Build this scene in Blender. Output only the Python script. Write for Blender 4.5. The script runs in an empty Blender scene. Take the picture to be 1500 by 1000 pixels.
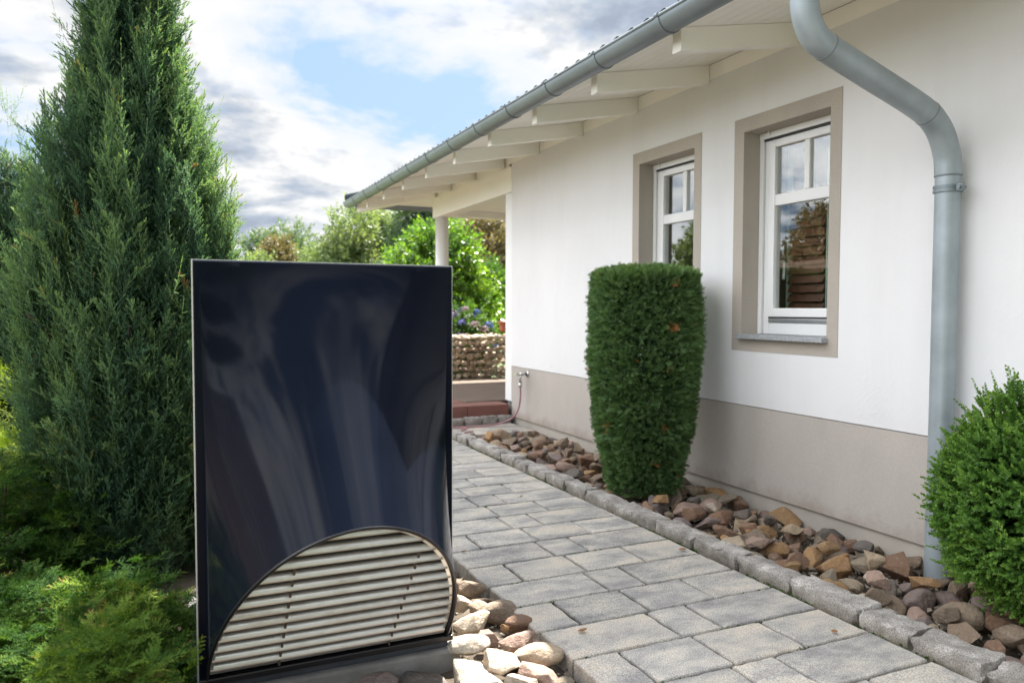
import bpy, bmesh, math, random
import numpy as np
from mathutils import Vector, Matrix, Euler, noise as mnoise

SC = bpy.context.scene
COL = SC.collection
R = math.radians
H = 1.30                      # camera height (m). X: towards the house wall, Y: along the wall, Z: up

# ------------------------------------------------------------------ camera
def make_camera():
    f, yaw, pit, rol = 1115.84, 0.424954, 0.0435402, 0.0024229
    fwd = Vector((math.sin(yaw) * math.cos(pit), math.cos(yaw) * math.cos(pit), -math.sin(pit)))
    right = Vector((math.cos(yaw), -math.sin(yaw), 0))
    up = right.cross(fwd)
    r2 = math.cos(rol) * right + math.sin(rol) * up
    u2 = -math.sin(rol) * right + math.cos(rol) * up
    cam = bpy.data.cameras.new('camera')
    cam.sensor_width = 36.0
    cam.lens = f / 1500 * 36.0
    cam.clip_start = 0.05
    cam.clip_end = 2000
    cam.dof.use_dof = True
    cam.dof.focus_distance = 3.4
    cam.dof.aperture_fstop = 2.6
    o = bpy.data.objects.new('camera', cam)
    COL.objects.link(o)
    m = Matrix((r2, u2, -fwd)).transposed().to_4x4()
    m.translation = Vector((0, 0, H))
    o.matrix_world = m
    SC.camera = o
    return m
CAM = make_camera()

# ------------------------------------------------------------------ object helpers
def tag(o, label=None, cat=None, group=None, kind=None):
    if label: o['label'] = label
    if cat: o['category'] = cat
    if group: o['group'] = group
    if kind: o['kind'] = kind
    return o

def empty(name, loc=(0, 0, 0), parent=None):
    o = bpy.data.objects.new(name, None)
    o.location = loc
    o.empty_display_size = 0.1
    COL.objects.link(o)
    if parent: adopt(o, parent)
    return o

def world_of(p):
    m = Matrix.LocRotScale(p.location, p.rotation_euler, p.scale)
    if p.parent:
        m = world_of(p.parent) @ p.matrix_parent_inverse @ m
    return m

def adopt(o, parent):
    o.parent = parent
    o.matrix_parent_inverse = world_of(parent).inverted()

def link(name, me, mat=None, parent=None, smooth=False):
    o = bpy.data.objects.new(name, me)
    COL.objects.link(o)
    if mat: me.materials.append(mat)
    if smooth: me.polygons.foreach_set('use_smooth', [True] * len(me.polygons))
    if parent: adopt(o, parent)
    return o

class MB:
    """collects faces of one mesh in world coordinates"""
    def __init__(s): s.v = []; s.f = []
    def add(s, verts, faces):
        b = len(s.v)
        s.v += [tuple(v) for v in verts]
        s.f += [tuple(b + i for i in f) for f in faces]
        return s
    def box(s, x0, x1, y0, y1, z0, z1):
        return s.add([(x0, y0, z0), (x1, y0, z0), (x1, y1, z0), (x0, y1, z0), (x0, y0, z1), (x1, y0, z1), (x1, y1, z1), (x0, y1, z1)],
                     [(0, 3, 2, 1), (4, 5, 6, 7), (0, 1, 5, 4), (1, 2, 6, 5), (2, 3, 7, 6), (3, 0, 4, 7)])
    def prism(s, poly, axis, a, b):
        """poly: 2-D outline extruded along axis ('x','y','z') from a to b"""
        def P(p, t):
            return (t, p[0], p[1]) if axis == 'x' else (p[0], t, p[1]) if axis == 'y' else (p[0], p[1], t)
        n = len(poly)
        v = [P(p, a) for p in poly] + [P(p, b) for p in poly]
        f = [(i, (i + 1) % n, n + (i + 1) % n, n + i) for i in range(n)] + [tuple(range(n))[::-1], tuple(range(n, 2 * n))]
        return s.add(v, f)
    def tube(s, pts, r, n=20, cap=True):
        pts = [Vector(p) for p in pts]
        rr = r if isinstance(r, (list, tuple)) else [r] * len(pts)
        v = []; f = []
        prev = None
        for i, p in enumerate(pts):
            t = (pts[min(i + 1, len(pts) - 1)] - pts[max(i - 1, 0)]).normalized()
            if prev is None:
                a = Vector((0, 0, 1)) if abs(t.z) < .9 else Vector((0, 1, 0))
                x = t.cross(a).normalized()
            else:
                x = (prev - t * prev.dot(t)).normalized()
            prev = x
            y = t.cross(x)
            for k in range(n):
                q = 2 * math.pi * k / n
                v.append(p + (x * math.cos(q) + y * math.sin(q)) * rr[i])
        for i in range(len(pts) - 1):
            for k in range(n):
                f.append((i * n + k, i * n + (k + 1) % n, (i + 1) * n + (k + 1) % n, (i + 1) * n + k))
        if cap:
            f.append(tuple(range(n))[::-1]); f.append(tuple((len(pts) - 1) * n + k for k in range(n)))
        return s.add(v, f)
    def build(s, name, mat, parent=None, smooth=False, bevel=0, fix=True):
        me = bpy.data.meshes.new(name)
        me.from_pydata(s.v, [], s.f)
        bm = bmesh.new(); bm.from_mesh(me)
        if fix: bmesh.ops.recalc_face_normals(bm, faces=bm.faces)
        if bevel:
            es = [e for e in bm.edges if len(e.link_faces) == 2 and e.calc_face_angle(0) > R(40)]
            bmesh.ops.bevel(bm, geom=es, offset=bevel, segments=2, profile=.5, affect='EDGES', clamp_overlap=True)
        bm.to_mesh(me); bm.free()
        return link(name, me, mat, parent, smooth)

def smooth_path(pts, n=8):
    """Catmull-Rom through pts"""
    P = [Vector(p) for p in pts]
    P = [P[0] * 2 - P[1]] + P + [P[-1] * 2 - P[-2]]
    out = []
    for i in range(1, len(P) - 2):
        for k in range(n):
            t = k / n
            a, b, c, d = P[i - 1], P[i], P[i + 1], P[i + 2]
            out.append(.5 * ((2 * b) + (c - a) * t + (2 * a - 5 * b + 4 * c - d) * t * t + (3 * b - a - 3 * c + d) * t ** 3))
    out.append(P[-2])
    return out

# ------------------------------------------------------------------ material helpers
class NT:
    def __init__(s, name):
        s.m = bpy.data.materials.new(name)
        s.m.use_nodes = True
        s.t = s.m.node_tree
        s.t.nodes.clear()
        s.out = s.n('ShaderNodeOutputMaterial')
        s.tc = None
    def n(s, typ, **kw):
        nd = s.t.nodes.new(typ)
        for k, v in kw.items(): setattr(nd, k, v)
        return nd
    def l(s, a, b): s.t.links.new(a, b)
    def co(s, kind='Object'):
        if not s.tc: s.tc = s.n('ShaderNodeTexCoord')
        return s.tc.outputs[kind]
    def noise(s, scale, detail=5, rough=.55, co=None, stretch=None, dist=0.0):
        nd = s.n('ShaderNodeTexNoise')
        nd.inputs['Scale'].default_value = scale
        nd.inputs['Detail'].default_value = detail
        nd.inputs['Roughness'].default_value = rough
        nd.inputs['Distortion'].default_value = dist
        c = co or s.co()
        if stretch:
            mp = s.n('ShaderNodeMapping'); mp.inputs['Scale'].default_value = stretch
            s.l(c, mp.inputs['Vector']); c = mp.outputs['Vector']
        s.l(c, nd.inputs['Vector'])
        return nd.outputs['Fac']
    def ramp(s, fac, stops):
        nd = s.n('ShaderNodeValToRGB')
        e = nd.color_ramp.elements
        e[0].position, e[0].color = stops[0][0], (*stops[0][1], 1)
        e[1].position, e[1].color = stops[-1][0], (*stops[-1][1], 1)
        for p, c in stops[1:-1]:
            x = e.new(p); x.color = (*c, 1)
        s.l(fac, nd.inputs['Fac'])
        return nd.outputs['Color']
    def mix(s, fac, a, b, mode='MIX'):
        nd = s.n('ShaderNodeMix', data_type='RGBA', blend_type=mode)
        for sock, v in ((nd.inputs['Factor'], fac), (nd.inputs[6], a), (nd.inputs[7], b)):
            if isinstance(v, (int, float)): sock.default_value = v
            elif isinstance(v, tuple): sock.default_value = (*v, 1)
            else: s.l(v, sock)
        return nd.outputs[2]
    def math(s, op, a, b=0.0):
        nd = s.n('ShaderNodeMath', operation=op)
        for i, v in enumerate((a, b)):
            if isinstance(v, (int, float)): nd.inputs[i].default_value = v
            else: s.l(v, nd.inputs[i])
        return nd.outputs[0]
    def bump(s, h, strength=.3, dist=.01, prev=None):
        nd = s.n('ShaderNodeBump')
        nd.inputs['Strength'].default_value = strength
        nd.inputs['Distance'].default_value = dist
        s.l(h, nd.inputs['Height'])
        if prev: s.l(prev, nd.inputs['Normal'])
        return nd.outputs['Normal']
    def pbr(s, base, rough=.6, metal=0, normal=None, **kw):
        b = s.n('ShaderNodeBsdfPrincipled')
        for key, v in (('Base Color', base), ('Roughness', rough), ('Metallic', metal)):
            if isinstance(v, tuple): b.inputs[key].default_value = (*v, 1)
            elif isinstance(v, (int, float)): b.inputs[key].default_value = v
            else: s.l(v, b.inputs[key])
        for k, v in kw.items(): b.inputs[k.replace('_', ' ')].default_value = v
        if normal: s.l(normal, b.inputs['Normal'])
        s.l(b.outputs[0], s.out.inputs['Surface'])
        s.b = b
        return s.m

def plain(name, col, rough=.5, metal=0, var=.12, scale=6, bump=0, bscale=80, **kw):
    t = NT(name)
    n = t.noise(scale, 6)
    c = t.ramp(n, [(.3, tuple(x * (1 - var) for x in col)), (.7, tuple(min(1, x * (1 + var)) for x in col))])
    nm = t.bump(t.noise(bscale, 4), bump, .004) if bump else None
    rn = t.math('ADD', t.math('MULTIPLY', t.noise(scale * 3, 4), .16), rough - .08)
    return t.pbr(c, rn, metal, nm, **kw)

def m_render_wall():
    t = NT('white_render')
    big = t.noise(.7, 4, .6)
    c = t.ramp(big, [(.3, (.70, .695, .705)), (.7, (.765, .758, .768))])
    streak = t.noise(1.2, 6, .65, stretch=(1, 3.0, .35))
    c = t.mix(t.math('MULTIPLY', t.ramp(streak, [(.5, (0, 0, 0)), (.8, (1, 1, 1))]), .22), c, (.58, .55, .53))
    # trowel marks: sparse shallow ridges on a fine float finish
    w = t.noise(3.2, 3, .5, dist=1.6)
    ridge = t.math('ABSOLUTE', t.math('SUBTRACT', w, .5))
    ridge = t.math('SMOOTH_MAX', t.math('SUBTRACT', .035, ridge), 0)
    mask = t.noise(2.2, 2)
    ridge = t.math('MULTIPLY', ridge, t.math('MAXIMUM', t.math('SUBTRACT', mask, .50), 0))
    nm = t.bump(t.noise(160, 3), .30, .003)
    nm = t.bump(t.noise(9, 4, .5), .20, .012, nm)
    nm = t.bump(t.math('MULTIPLY', ridge, 60), .30, .008, nm)
    return t.pbr(c, .9, 0, nm)

def m_taupe(name, col):
    t = NT(name)
    n = t.noise(1.6, 6, .65, stretch=(1, 1, .5))
    c = t.ramp(n, [(.25, tuple(x * .84 for x in col)), (.5, col), (.75, tuple(x * 1.10 for x in col))])
    fine = t.noise(120, 2)
    c = t.mix(.10, c, t.ramp(fine, [(.3, (.2, .18, .16)), (.7, (.75, .72, .68))]))
    if name == 'plinth_render':                              # soil splash with a ragged upper edge
        sep = t.n('ShaderNodeSeparateXYZ'); t.l(t.co(), sep.inputs[0])
        d = t.math('SUBTRACT', t.math('ADD', .16, t.math('MULTIPLY', t.math('SUBTRACT', t.noise(5, 6, .7), .5), .35)), sep.outputs['Z'])
        d = t.math('MINIMUM', t.math('MAXIMUM', t.math('MULTIPLY', d, 5), 0), .55)
        c = t.mix(d, c, (.26, .20, .15))
    nm = t.bump(t.noise(180, 3), .22, .002)
    return t.pbr(c, .92, 0, nm)

def m_paver():
    t = NT('tumbled_concrete_paver')
    at = t.n('ShaderNodeAttribute', attribute_name='tint')
    sp = t.n('ShaderNodeSeparateColor'); t.l(at.outputs['Color'], sp.inputs[0])
    off = t.n('ShaderNodeVectorMath', operation='MULTIPLY_ADD')
    t.l(at.outputs['Vector'], off.inputs[0]); off.inputs[1].default_value = (7.3, 5.1, 9.7)
    t.l(t.co(), off.inputs[2])
    co = off.outputs[0]
    a = t.noise(3.4, 6, .66, co=co, stretch=(1.0, 2.0, 1))
    a = t.math('ADD', a, t.math('MULTIPLY', t.math('SUBTRACT', sp.outputs[0], .5), .13))
    c = t.ramp(a, [(.30, (.20, .19, .183)), (.42, (.30, .285, .268)), (.52, (.40, .372, .333)), (.64, (.505, .45, .38)), (.76, (.53, .445, .365))])
    b = t.noise(7, 6, .7, co=co)
    c = t.mix(t.ramp(b, [(.52, (0, 0, 0)), (.74, (.55, .55, .55))]), c, (.19, .18, .18))
    g = t.noise(230, 2, .6, co=co)
    c = t.mix(.75, c, t.ramp(g, [(.36, (.25, .25, .25)), (.5, (.5, .5, .5)), (.64, (.82, .82, .82))]), 'OVERLAY')
    v = t.math('ADD', t.math('MULTIPLY', sp.outputs[1], .16), .92)
    c = t.mix(1.0, c, v, 'MULTIPLY')
    nm = t.bump(g, .30, .002)
    nm = t.bump(t.noise(24, 4, co=co), .22, .006, nm)
    return t.pbr(c, .82, 0, nm)

def m_granite():
    t = NT('kerb_granite')
    oi = t.n('ShaderNodeObjectInfo')
    co = t.n('ShaderNodeVectorMath', operation='ADD')
    t.l(t.co(), co.inputs[0]); t.l(oi.outputs['Random'], co.inputs[1])
    co = co.outputs[0]
    n = t.noise(8, 6, .65, co=co)
    c = t.ramp(n, [(.3, (.17, .155, .14)), (.5, (.32, .295, .27)), (.7, (.52, .485, .45))])
    g = t.noise(240, 3, .75, co=co)
    c = t.mix(.75, c, t.ramp(g, [(.35, (.06, .06, .06)), (.5, (.5, .5, .5)), (.65, (.95, .95, .95))]), 'OVERLAY')
    # mossy dirt low on the faces
    sep = t.n('ShaderNodeSeparateXYZ'); geo = t.n('ShaderNodeNewGeometry'); t.l(geo.outputs['Position'], sep.inputs[0])
    low = t.math('SUBTRACT', .052, sep.outputs['Z'])
    low = t.math('MULTIPLY', t.math('MAXIMUM', low, 0), 22)
    low = t.math('MINIMUM', t.math('MULTIPLY', low, t.noise(18, 4, co=co)), .9)
    c = t.mix(low, c, (.14, .115, .075))
    nm = t.bump(g, .35, .004)
    nm = t.bump(t.noise(28, 5, .6, co=co), .55, .012, nm)
    return t.pbr(c, .85, 0, nm)

def m_rock(name='bed_rock', contrast=1.0):
    t = NT(name)
    oi = t.n('ShaderNodeObjectInfo')
    sc = t.n('ShaderNodeVectorMath', operation='SCALE'); t.l(oi.outputs['Random'], sc.inputs[0]); sc.inputs['Scale'].default_value = 37.0
    co = t.n('ShaderNodeVectorMath', operation='ADD')
    t.l(t.co(), co.inputs[0]); t.l(sc.outputs[0], co.inputs[1])
    co = co.outputs[0]
    n = t.noise(1.3, 6, .65, co=co, dist=.6)
    c = t.mix(t.ramp(n, [(.35, (0, 0, 0)), (.7, (.8, .8, .8))]), oi.outputs['Color'], t.mix(.62, oi.outputs['Color'], (.17, .11, .08)))
    n2 = t.noise(2.6, 5, .7, co=co)
    c = t.mix(t.ramp(n2, [(.56, (0, 0, 0)), (.74, (.6, .6, .6))]), c, (.40, .33, .25))
    g = t.noise(16, 5, .75, co=co)
    c = t.mix(1.0, c, t.ramp(g, [(.25, (.62, .60, .58)), (.5, (1, 1, 1)), (.75, (1.28, 1.26, 1.24))]), 'MULTIPLY')
    nm = t.bump(t.noise(34, 4, .7, co=co), .35, .006)
    nm = t.bump(t.noise(6, 5, .6, co=co), .7, .016, nm)
    return t.pbr(c, .8, 0, nm)

def m_leaf(name, stops, rough=.5, trans=.35, spec=.3, tcol=None):
    t = NT(name)
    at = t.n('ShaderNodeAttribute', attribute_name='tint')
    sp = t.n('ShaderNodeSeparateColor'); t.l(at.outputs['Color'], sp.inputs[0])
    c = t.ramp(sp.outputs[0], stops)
    t.pbr(c, rough, 0)
    t.b.inputs['Specular IOR Level'].default_value = spec
    tr = t.n('ShaderNodeBsdfTranslucent')
    tc = t.mix(1.0, c, tcol or (1.5, 1.6, .7), 'MULTIPLY')
    t.l(tc, tr.inputs['Color'])
    mx = t.n('ShaderNodeMixShader'); mx.inputs[0].default_value = trans
    t.l(t.b.outputs[0], mx.inputs[1]); t.l(tr.outputs[0], mx.inputs[2])
    t.l(mx.outputs[0], t.out.inputs['Surface'])
    return t.m

def m_glass():
    t = NT('window_glass')
    lw = t.n('ShaderNodeLayerWeight'); lw.inputs['Blend'].default_value = .5      # coated double glazing, same from both faces
    fr = t.math('ADD', .105, t.math('MULTIPLY', t.math('POWER', lw.outputs['Facing'], 5.0), .895))
    gl = t.n('ShaderNodeBsdfGlossy'); gl.inputs['Roughness'].default_value = .004
    gl.inputs['Color'].default_value = (.96, .98, 1, 1)
    tr = t.n('ShaderNodeBsdfTransparent'); tr.inputs['Color'].default_value = (.95, .97, .96, 1)
    mx = t.n('ShaderNodeMixShader')
    t.l(fr, mx.inputs[0]); t.l(tr.outputs[0], mx.inputs[1]); t.l(gl.outputs[0], mx.inputs[2])
    t.l(mx.outputs[0], t.out.inputs['Surface'])
    return t.m

def m_deck():
    t = NT('deck_boards')
    w = t.n('ShaderNodeTexWave', wave_type='BANDS', bands_direction='Y')
    w.inputs['Scale'].default_value = 2.2; w.inputs['Distortion'].default_value = 0
    t.l(t.co(), w.inputs['Vector'])
    groove = t.ramp(w.outputs['Fac'], [(.0, (0, 0, 0)), (.06, (1, 1, 1)), (1, (1, 1, 1))])
    n = t.noise(6, 6, .6, stretch=(.6, 8, 1))
    c = t.ramp(n, [(.3, (.115, .088, .072)), (.7, (.22, .175, .145))])
    return t.pbr(c, .85, Specular_IOR_Level=.12)

def m_car_paint():
    t = NT('navy_lacquer')
    n = t.noise(3, 5, .6)
    c = t.ramp(n, [(.3, (.0042, .0058, .0115)), (.7, (.0060, .0084, .0158))])
    dust = t.noise(420, 2, .5)
    c = t.mix(t.ramp(dust, [(.70, (0, 0, 0)), (.80, (.35, .35, .35))]), c, (.10, .10, .11))
    r = t.math('ADD', t.math('MULTIPLY', t.noise(5, 6, .7, stretch=(1, 1, .35)), .12), .05)
    return t.pbr(c, r, 0, None, Specular_IOR_Level=.09)

def m_alu():
    t = NT('weathered_aluminium')
    n = t.noise(14, 6, .7, stretch=(.4, 1, 1))
    c = t.ramp(n, [(.3, (.74, .73, .70)), (.7, (.86, .86, .85))])
    d = t.noise(5, 6, .7, stretch=(.5, 1, 1))
    c = t.mix(t.ramp(d, [(.52, (0, 0, 0)), (.75, (.7, .7, .7))]), c, (.34, .28, .22))
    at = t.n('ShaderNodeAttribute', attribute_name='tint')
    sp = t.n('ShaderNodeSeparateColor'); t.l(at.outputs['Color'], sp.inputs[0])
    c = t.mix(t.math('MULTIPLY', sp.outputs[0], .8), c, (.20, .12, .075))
    return t.pbr(c, .32, .6, t.bump(t.noise(160, 3), .1, .002))

def m_soil():
    t = NT('garden_soil')
    n = t.noise(5, 6, .65)
    c = t.ramp(n, [(.3, (.045, .034, .024)), (.6, (.09, .07, .05)), (.8, (.13, .105, .08))])
    far = t.noise(.25, 5, .6)
    sep = t.n('ShaderNodeSeparateXYZ'); t.l(t.co(), sep.inputs[0])
    y = t.math('MULTIPLY', t.math('SUBTRACT', sep.outputs['Y'], 12.0), .5)
    y = t.math('MINIMUM', t.math('MAXIMUM', y, 0), 1)
    y2 = t.math('MULTIPLY', t.math('SUBTRACT', -2.5, sep.outputs['Y']), .5)
    y2 = t.math('MINIMUM', t.math('MAXIMUM', y2, 0), 1)
    y = t.math('MAXIMUM', y, y2)
    c = t.mix(y, c, t.ramp(far, [(.3, (.045, .075, .022)), (.7, (.08, .11, .035))]))
    return t.pbr(c, .95, 0, t.bump(t.noise(40, 5), .6, .02))

def m_gabion():
    t = NT('gabion_stone')
    at = t.n('ShaderNodeAttribute', attribute_name='tint')
    sp = t.n('ShaderNodeSeparateColor'); t.l(at.outputs['Color'], sp.inputs[0])
    c = t.ramp(sp.outputs[0], [(0, (.24, .175, .13)), (.5, (.48, .38, .28)), (1, (.64, .56, .44))])
    g = t.noise(25, 5, .7)
    c = t.mix(.5, c, t.ramp(g, [(.3, (.25, .25, .25)), (.7, (.8, .8, .8))]), 'OVERLAY')
    return t.pbr(c, .85, 0, t.bump(g, .5, .01))

M = dict(
    wall=m_render_wall(), taupe=m_taupe('taupe_render', (.42, .37, .32)), plinth=m_taupe('plinth_render', (.43, .388, .352)),
    found=plain('foundation_concrete', (.42, .38, .33), .9, 0, .12, 3, .3, 90),
    soffit=plain('soffit_white_paint', (.92, .90, .84), .55, 0, .02, 2),
    white=plain('white_window_plastic', (.80, .80, .80), .35, 0, .03, 3),
    zinc=plain('weathered_zinc', (.205, .24, .265), .42, .35, .10, 4, .05, 60),
    roof=plain('glazed_roof_tile', (.022, .034, .036), .75, 0, .25, 3, .1, 40, Specular_IOR_Level=.15),
    paver=m_paver(), joint=plain('joint_sand', (.030, .029, .018), .95, 0, .5, 30, .8, 120), pipe=plain('downpipe_zinc', (.31, .355, .385), .40, .25, .16, 5, .05, 60),
    granite=m_granite(), rock=m_rock(), glass=m_glass(), deck=m_deck(), navy=m_car_paint(), alu=m_alu(), soil=m_soil(), gabion=m_gabion(),
    base=plain('dark_steel_rail', (.035, .042, .055), .5, 0, .2, 8),
    edge_glint=plain('edge_glint_paint', (.62, .61, .58), .35, .2, .05, 10), fencewood=plain('fence_wood', (.19, .135, .10), .8, 0, .3, 5),
    rubber=plain('black_rubber_trim', (.010, .010, .013), .35, 0, .2, 8),
    concrete=plain('rough_concrete', (.21, .205, .195), .9, 0, .3, 7, .6, 60),
    dark=plain('dark_room', (.16, .12, .10), .8, 0, .15, 2),
    brown=plain('brown_wood', (.12, .046, .026), .45, 0, .3, 5),
    curtain=plain('pale_green_curtain', (.42, .55, .47), .9, 0, .1, 4),
    red=plain('red_clay_tile', (.20, .085, .068), .7, 0, .2, 5, .2, 70),
    sillst=plain('sill_granite', (.33, .34, .36), .5, 0, .35, 90),
    chrome=plain('tap_chrome', (.6, .6, .6), .25, 1.0, .1, 10),
    hose=plain('pink_hose_rubber', (.34, .17, .19), .5, 0, .15, 10),
    wire=plain('gabion_wire', (.10, .10, .10), .5, .6, .1, 10),
    terra=plain('terracotta', (.38, .11, .06), .7, 0, .15, 10),
    bark=plain('bark', (.085, .06, .045), .95, 0, .4, 20, .8, 60),
    gasket=plain('dark_gasket', (.03, .03, .03), .6, 0, .1, 5),
    gutmetal=plain('window_rail_metal', (.45, .46, .48), .35, .7, .1, 10),
    needle=m_leaf('juniper_needle', [(0, (.020, .050, .036)), (.45, (.080, .158, .095)), (.8, (.185, .285, .125)), (.97, (.27, .35, .13)), (1, (.40, .22, .09))], .6, .30),
    needle2=m_leaf('spreading_juniper_needle', [(0, (.013, .038, .011)), (.4, (.038, .09, .020)), (.8, (.10, .17, .028)), (.97, (.21, .29, .045)), (1, (.25, .13, .06))], .7, .30, .08),
    golden=m_leaf('golden_juniper_needle', [(0, (.05, .085, .012)), (.5, (.12, .18, .02)), (1, (.26, .31, .035))], .6, .35),
    yew=m_leaf('clipped_shrub_scale', [(0, (.052, .105, .042)), (.5, (.145, .25, .095)), (.93, (.28, .38, .125)), (.96, (.30, .17, .06)), (1, (.40, .21, .08))], .6, .25),
    box=m_leaf('boxwood_leaf', [(0, (.045, .12, .024)), (.5, (.115, .235, .042)), (1, (.24, .37, .065))], .40, .28, .4),
    laurel=m_leaf('laurel_leaf', [(0, (.03, .08, .014)), (.5, (.08, .17, .022)), (1, (.19, .29, .03))], .30, .40, .5),
    tree=m_leaf('tree_leaf', [(0, (.08, .125, .06)), (.5, (.15, .20, .09)), (1, (.24, .28, .12))], .5, .35),
    tree_blue=m_leaf('dark_tree_leaf', [(0, (.05, .09, .05)), (.5, (.09, .14, .075)), (1, (.15, .20, .095))], .55, .3),
    tree_red=m_leaf('rusty_leaf', [(0, (.08, .075, .035)), (.5, (.14, .11, .055)), (1, (.20, .16, .075))], .5, .3),
    pale=m_leaf('pale_leaf', [(0, (.06, .09, .03)), (.6, (.15, .20, .07)), (1, (.45, .48, .36))], .4, .3),
    petal=m_leaf('hydrangea_petal', [(0, (.08, .14, .42)), (.5, (.20, .22, .52)), (.8, (.30, .20, .45)), (1, (.50, .38, .36))], .7, .25, .2, (1, 1, 1)),
    hleaf=m_leaf('hydrangea_leaf', [(0, (.03, .075, .02)), (1, (.09, .17, .035))], .5, .3),
)

# ------------------------------------------------------------------ tinted mesh from arrays
def tint_attr(me, vals):
    """vals: (n,3) per-vertex colour variation (leaf age, stone batch, slat grime and painted shade)"""
    a = me.color_attributes.new('tint', 'FLOAT_COLOR', 'POINT')
    d = np.ones((len(vals), 4), np.float32); d[:, :3] = vals
    a.data.foreach_set('color', d.ravel())

def array_mesh(name, V, F, T, mat, parent=None, smooth=False):
    """V (n,3), F (m,k), T (n,) tint"""
    me = bpy.data.meshes.new(name)
    k = F.shape[1]
    me.vertices.add(len(V)); me.vertices.foreach_set('co', V.astype(np.float32).ravel())
    me.loops.add(F.size); me.loops.foreach_set('vertex_index', F.astype(np.int32).ravel())
    me.polygons.add(len(F)); me.polygons.foreach_set('loop_start', np.arange(0, F.size, k, dtype=np.int32))
    me.update(calc_edges=True)
    tint_attr(me, np.repeat(np.clip(T, 0, 1)[:, None], 3, 1))
    return link(name, me, mat, parent, smooth)

# ------------------------------------------------------------------ ground, path
def build_ground():
    n = 60
    xs = np.concatenate([np.linspace(-400, -6, 14), np.linspace(-5, 9, 57), np.linspace(10, 400, 14)])
    ys = np.concatenate([np.linspace(-300, -4, 10), np.linspace(-3, 14, 69), np.linspace(15, 700, 16)])
    V = []
    for y in ys:
        for x in xs:
            z = -.10
            if .95 < x < 1.36 and -3 < y < 8: z += .035
            if x < 1.2 and -3 < y < 12: z += .05 * max(0, min(1, (0.7 - x))) + .018 * mnoise.noise(Vector((x * 3, y * 3, 0)))
            if 2.6 < x < 3.7 and y < 7.3: z = -.085 + .02 * mnoise.noise(Vector((x * 5, y * 5, 1)))
            if 15 < y: z = -.1 + min(1.2, (y - 15) * .03)
            V.append((x, y, z))
    nx = len(xs)
    F = [(j * nx + i, j * nx + i + 1, (j + 1) * nx + i + 1, (j + 1) * nx + i) for j in range(len(ys) - 1) for i in range(nx - 1)]
    mb = MB().add(V, F)
    tag(mb.build('ground', M['soil'], smooth=True), kind='structure')
build_ground()

def build_path():
    rng = random.Random(4)
    bm = bmesh.new()
    lay = bm.verts.layers.float_color.new('tint')
    def paver(x0, x1, y0, y1, dz=0.0):
        g = .0070
        x0 += g; x1 -= g; y0 += g; y1 -= g
        j = lambda a=.0036: rng.uniform(-a, a)
        def outline(ins, z):
            pts = []
            nx = max(2, int((x1 - x0) / .035)); ny = max(2, int((y1 - y0) / .035))
            for i in range(nx): pts.append((x0 + (x1 - x0) * i / nx, y0, 0, 1))
            for i in range(ny): pts.append((x1, y0 + (y1 - y0) * i / ny, -1, 0))
            for i in range(nx): pts.append((x1 - (x1 - x0) * i / nx, y1, 0, -1))
            for i in range(ny): pts.append((x0, y1 - (y1 - y0) * i / ny, 1, 0))
            return pts
        pts = outline(0, 0)
        cx, cy = (x0 + x1) / 2, (y0 + y1) / 2
        t = (rng.random(), rng.random(), rng.random(), 1)
        tx, ty = rng.uniform(-.004, .004), rng.uniform(-.004, .004)
        rings = []
        for ins, z in ((0, -.075), (0, -.009), (.003, -.003), (.009, 0)):
            ring = []
            for k, (x, y, nx_, ny_) in enumerate(pts):
                sx = (cx - x) / (abs(cx - x) + .02); sy = (cy - y) / (abs(cy - y) + .02)
                a = Vector((x + nx_ * 0 + sx * ins * (abs(x - cx) > (x1 - x0) / 2 - .004), y + sy * ins * (abs(y - cy) > (y1 - y0) / 2 - .004), 0))
                ring.append((a, z))
            rings.append(ring)
        wob = [(j(), j(), j(.0012)) for _ in pts]
        vr = []
        for ri, ring in enumerate(rings):
            vs = []
            for (a, z), w in zip(ring, wob):
                v = bm.verts.new((a.x + w[0] * (1.0 if ri else .4), a.y + w[1] * (1.0 if ri else .4), z + dz + tx * (a.x - cx) + ty * (a.y - cy) + (w[2] if 0 < ri < 3 else 0)))
                v[lay] = t
                vs.append(v)
            vr.append(vs)
        n = len(pts)
        for a, b in zip(vr, vr[1:]):
            for i in range(n):
                bm.faces.new((a[i], a[(i + 1) % n], b[(i + 1) % n], b[i]))
        bm.faces.new(vr[-1])
    P = .2705
    for r in range(-15, 18):
        ya = 3.512 - r * P; yb = 3.512 - (r - 1) * P        # row r spans ya..yb (r = 1 is Y 3.24 .. 3.51)
        if ya < -1.2: break
        js = [1.34, 1.541, 1.886, 2.236, 2.57] if r % 2 else [1.34, 1.852, 2.056, 2.57]
        for a, b in zip(js, js[1:]):
            a2 = a + (rng.uniform(-.012, .006) if a == 1.34 else 0)
            paver(a2, b, ya, yb, rng.uniform(-.0015, .0015))
    ytop = 3.512 + 16 * P
    # slabs across the end of the bed, below the step
    for x0, x1 in ((1.34, 1.75), (1.75, 2.16), (2.16, 2.57), (2.57, 2.98), (2.98, 3.55)):
        paver(x0, x1, ytop, 7.83, 0)
    for x0, x1 in ((2.75, 3.13), (3.13, 3.55)):
        paver(x0, x1, 7.26, ytop, 0)
    me = bpy.data.meshes.new('path')
    bmesh.ops.recalc_face_normals(bm, faces=bm.faces)
    bm.to_mesh(me); bm.free()
    o = link('path', me, M['paver'])
    tag(o, kind='structure')
    jb = MB().box(1.372, 2.575, -1.2, 7.84, -.09, -.016)
    jb.box(2.577, 3.56, 7.27, 7.84, -.09, -.011)
    j = jb.build('path_bedding', M['joint'])
    tag(j, kind='structure')
build_path()

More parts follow.
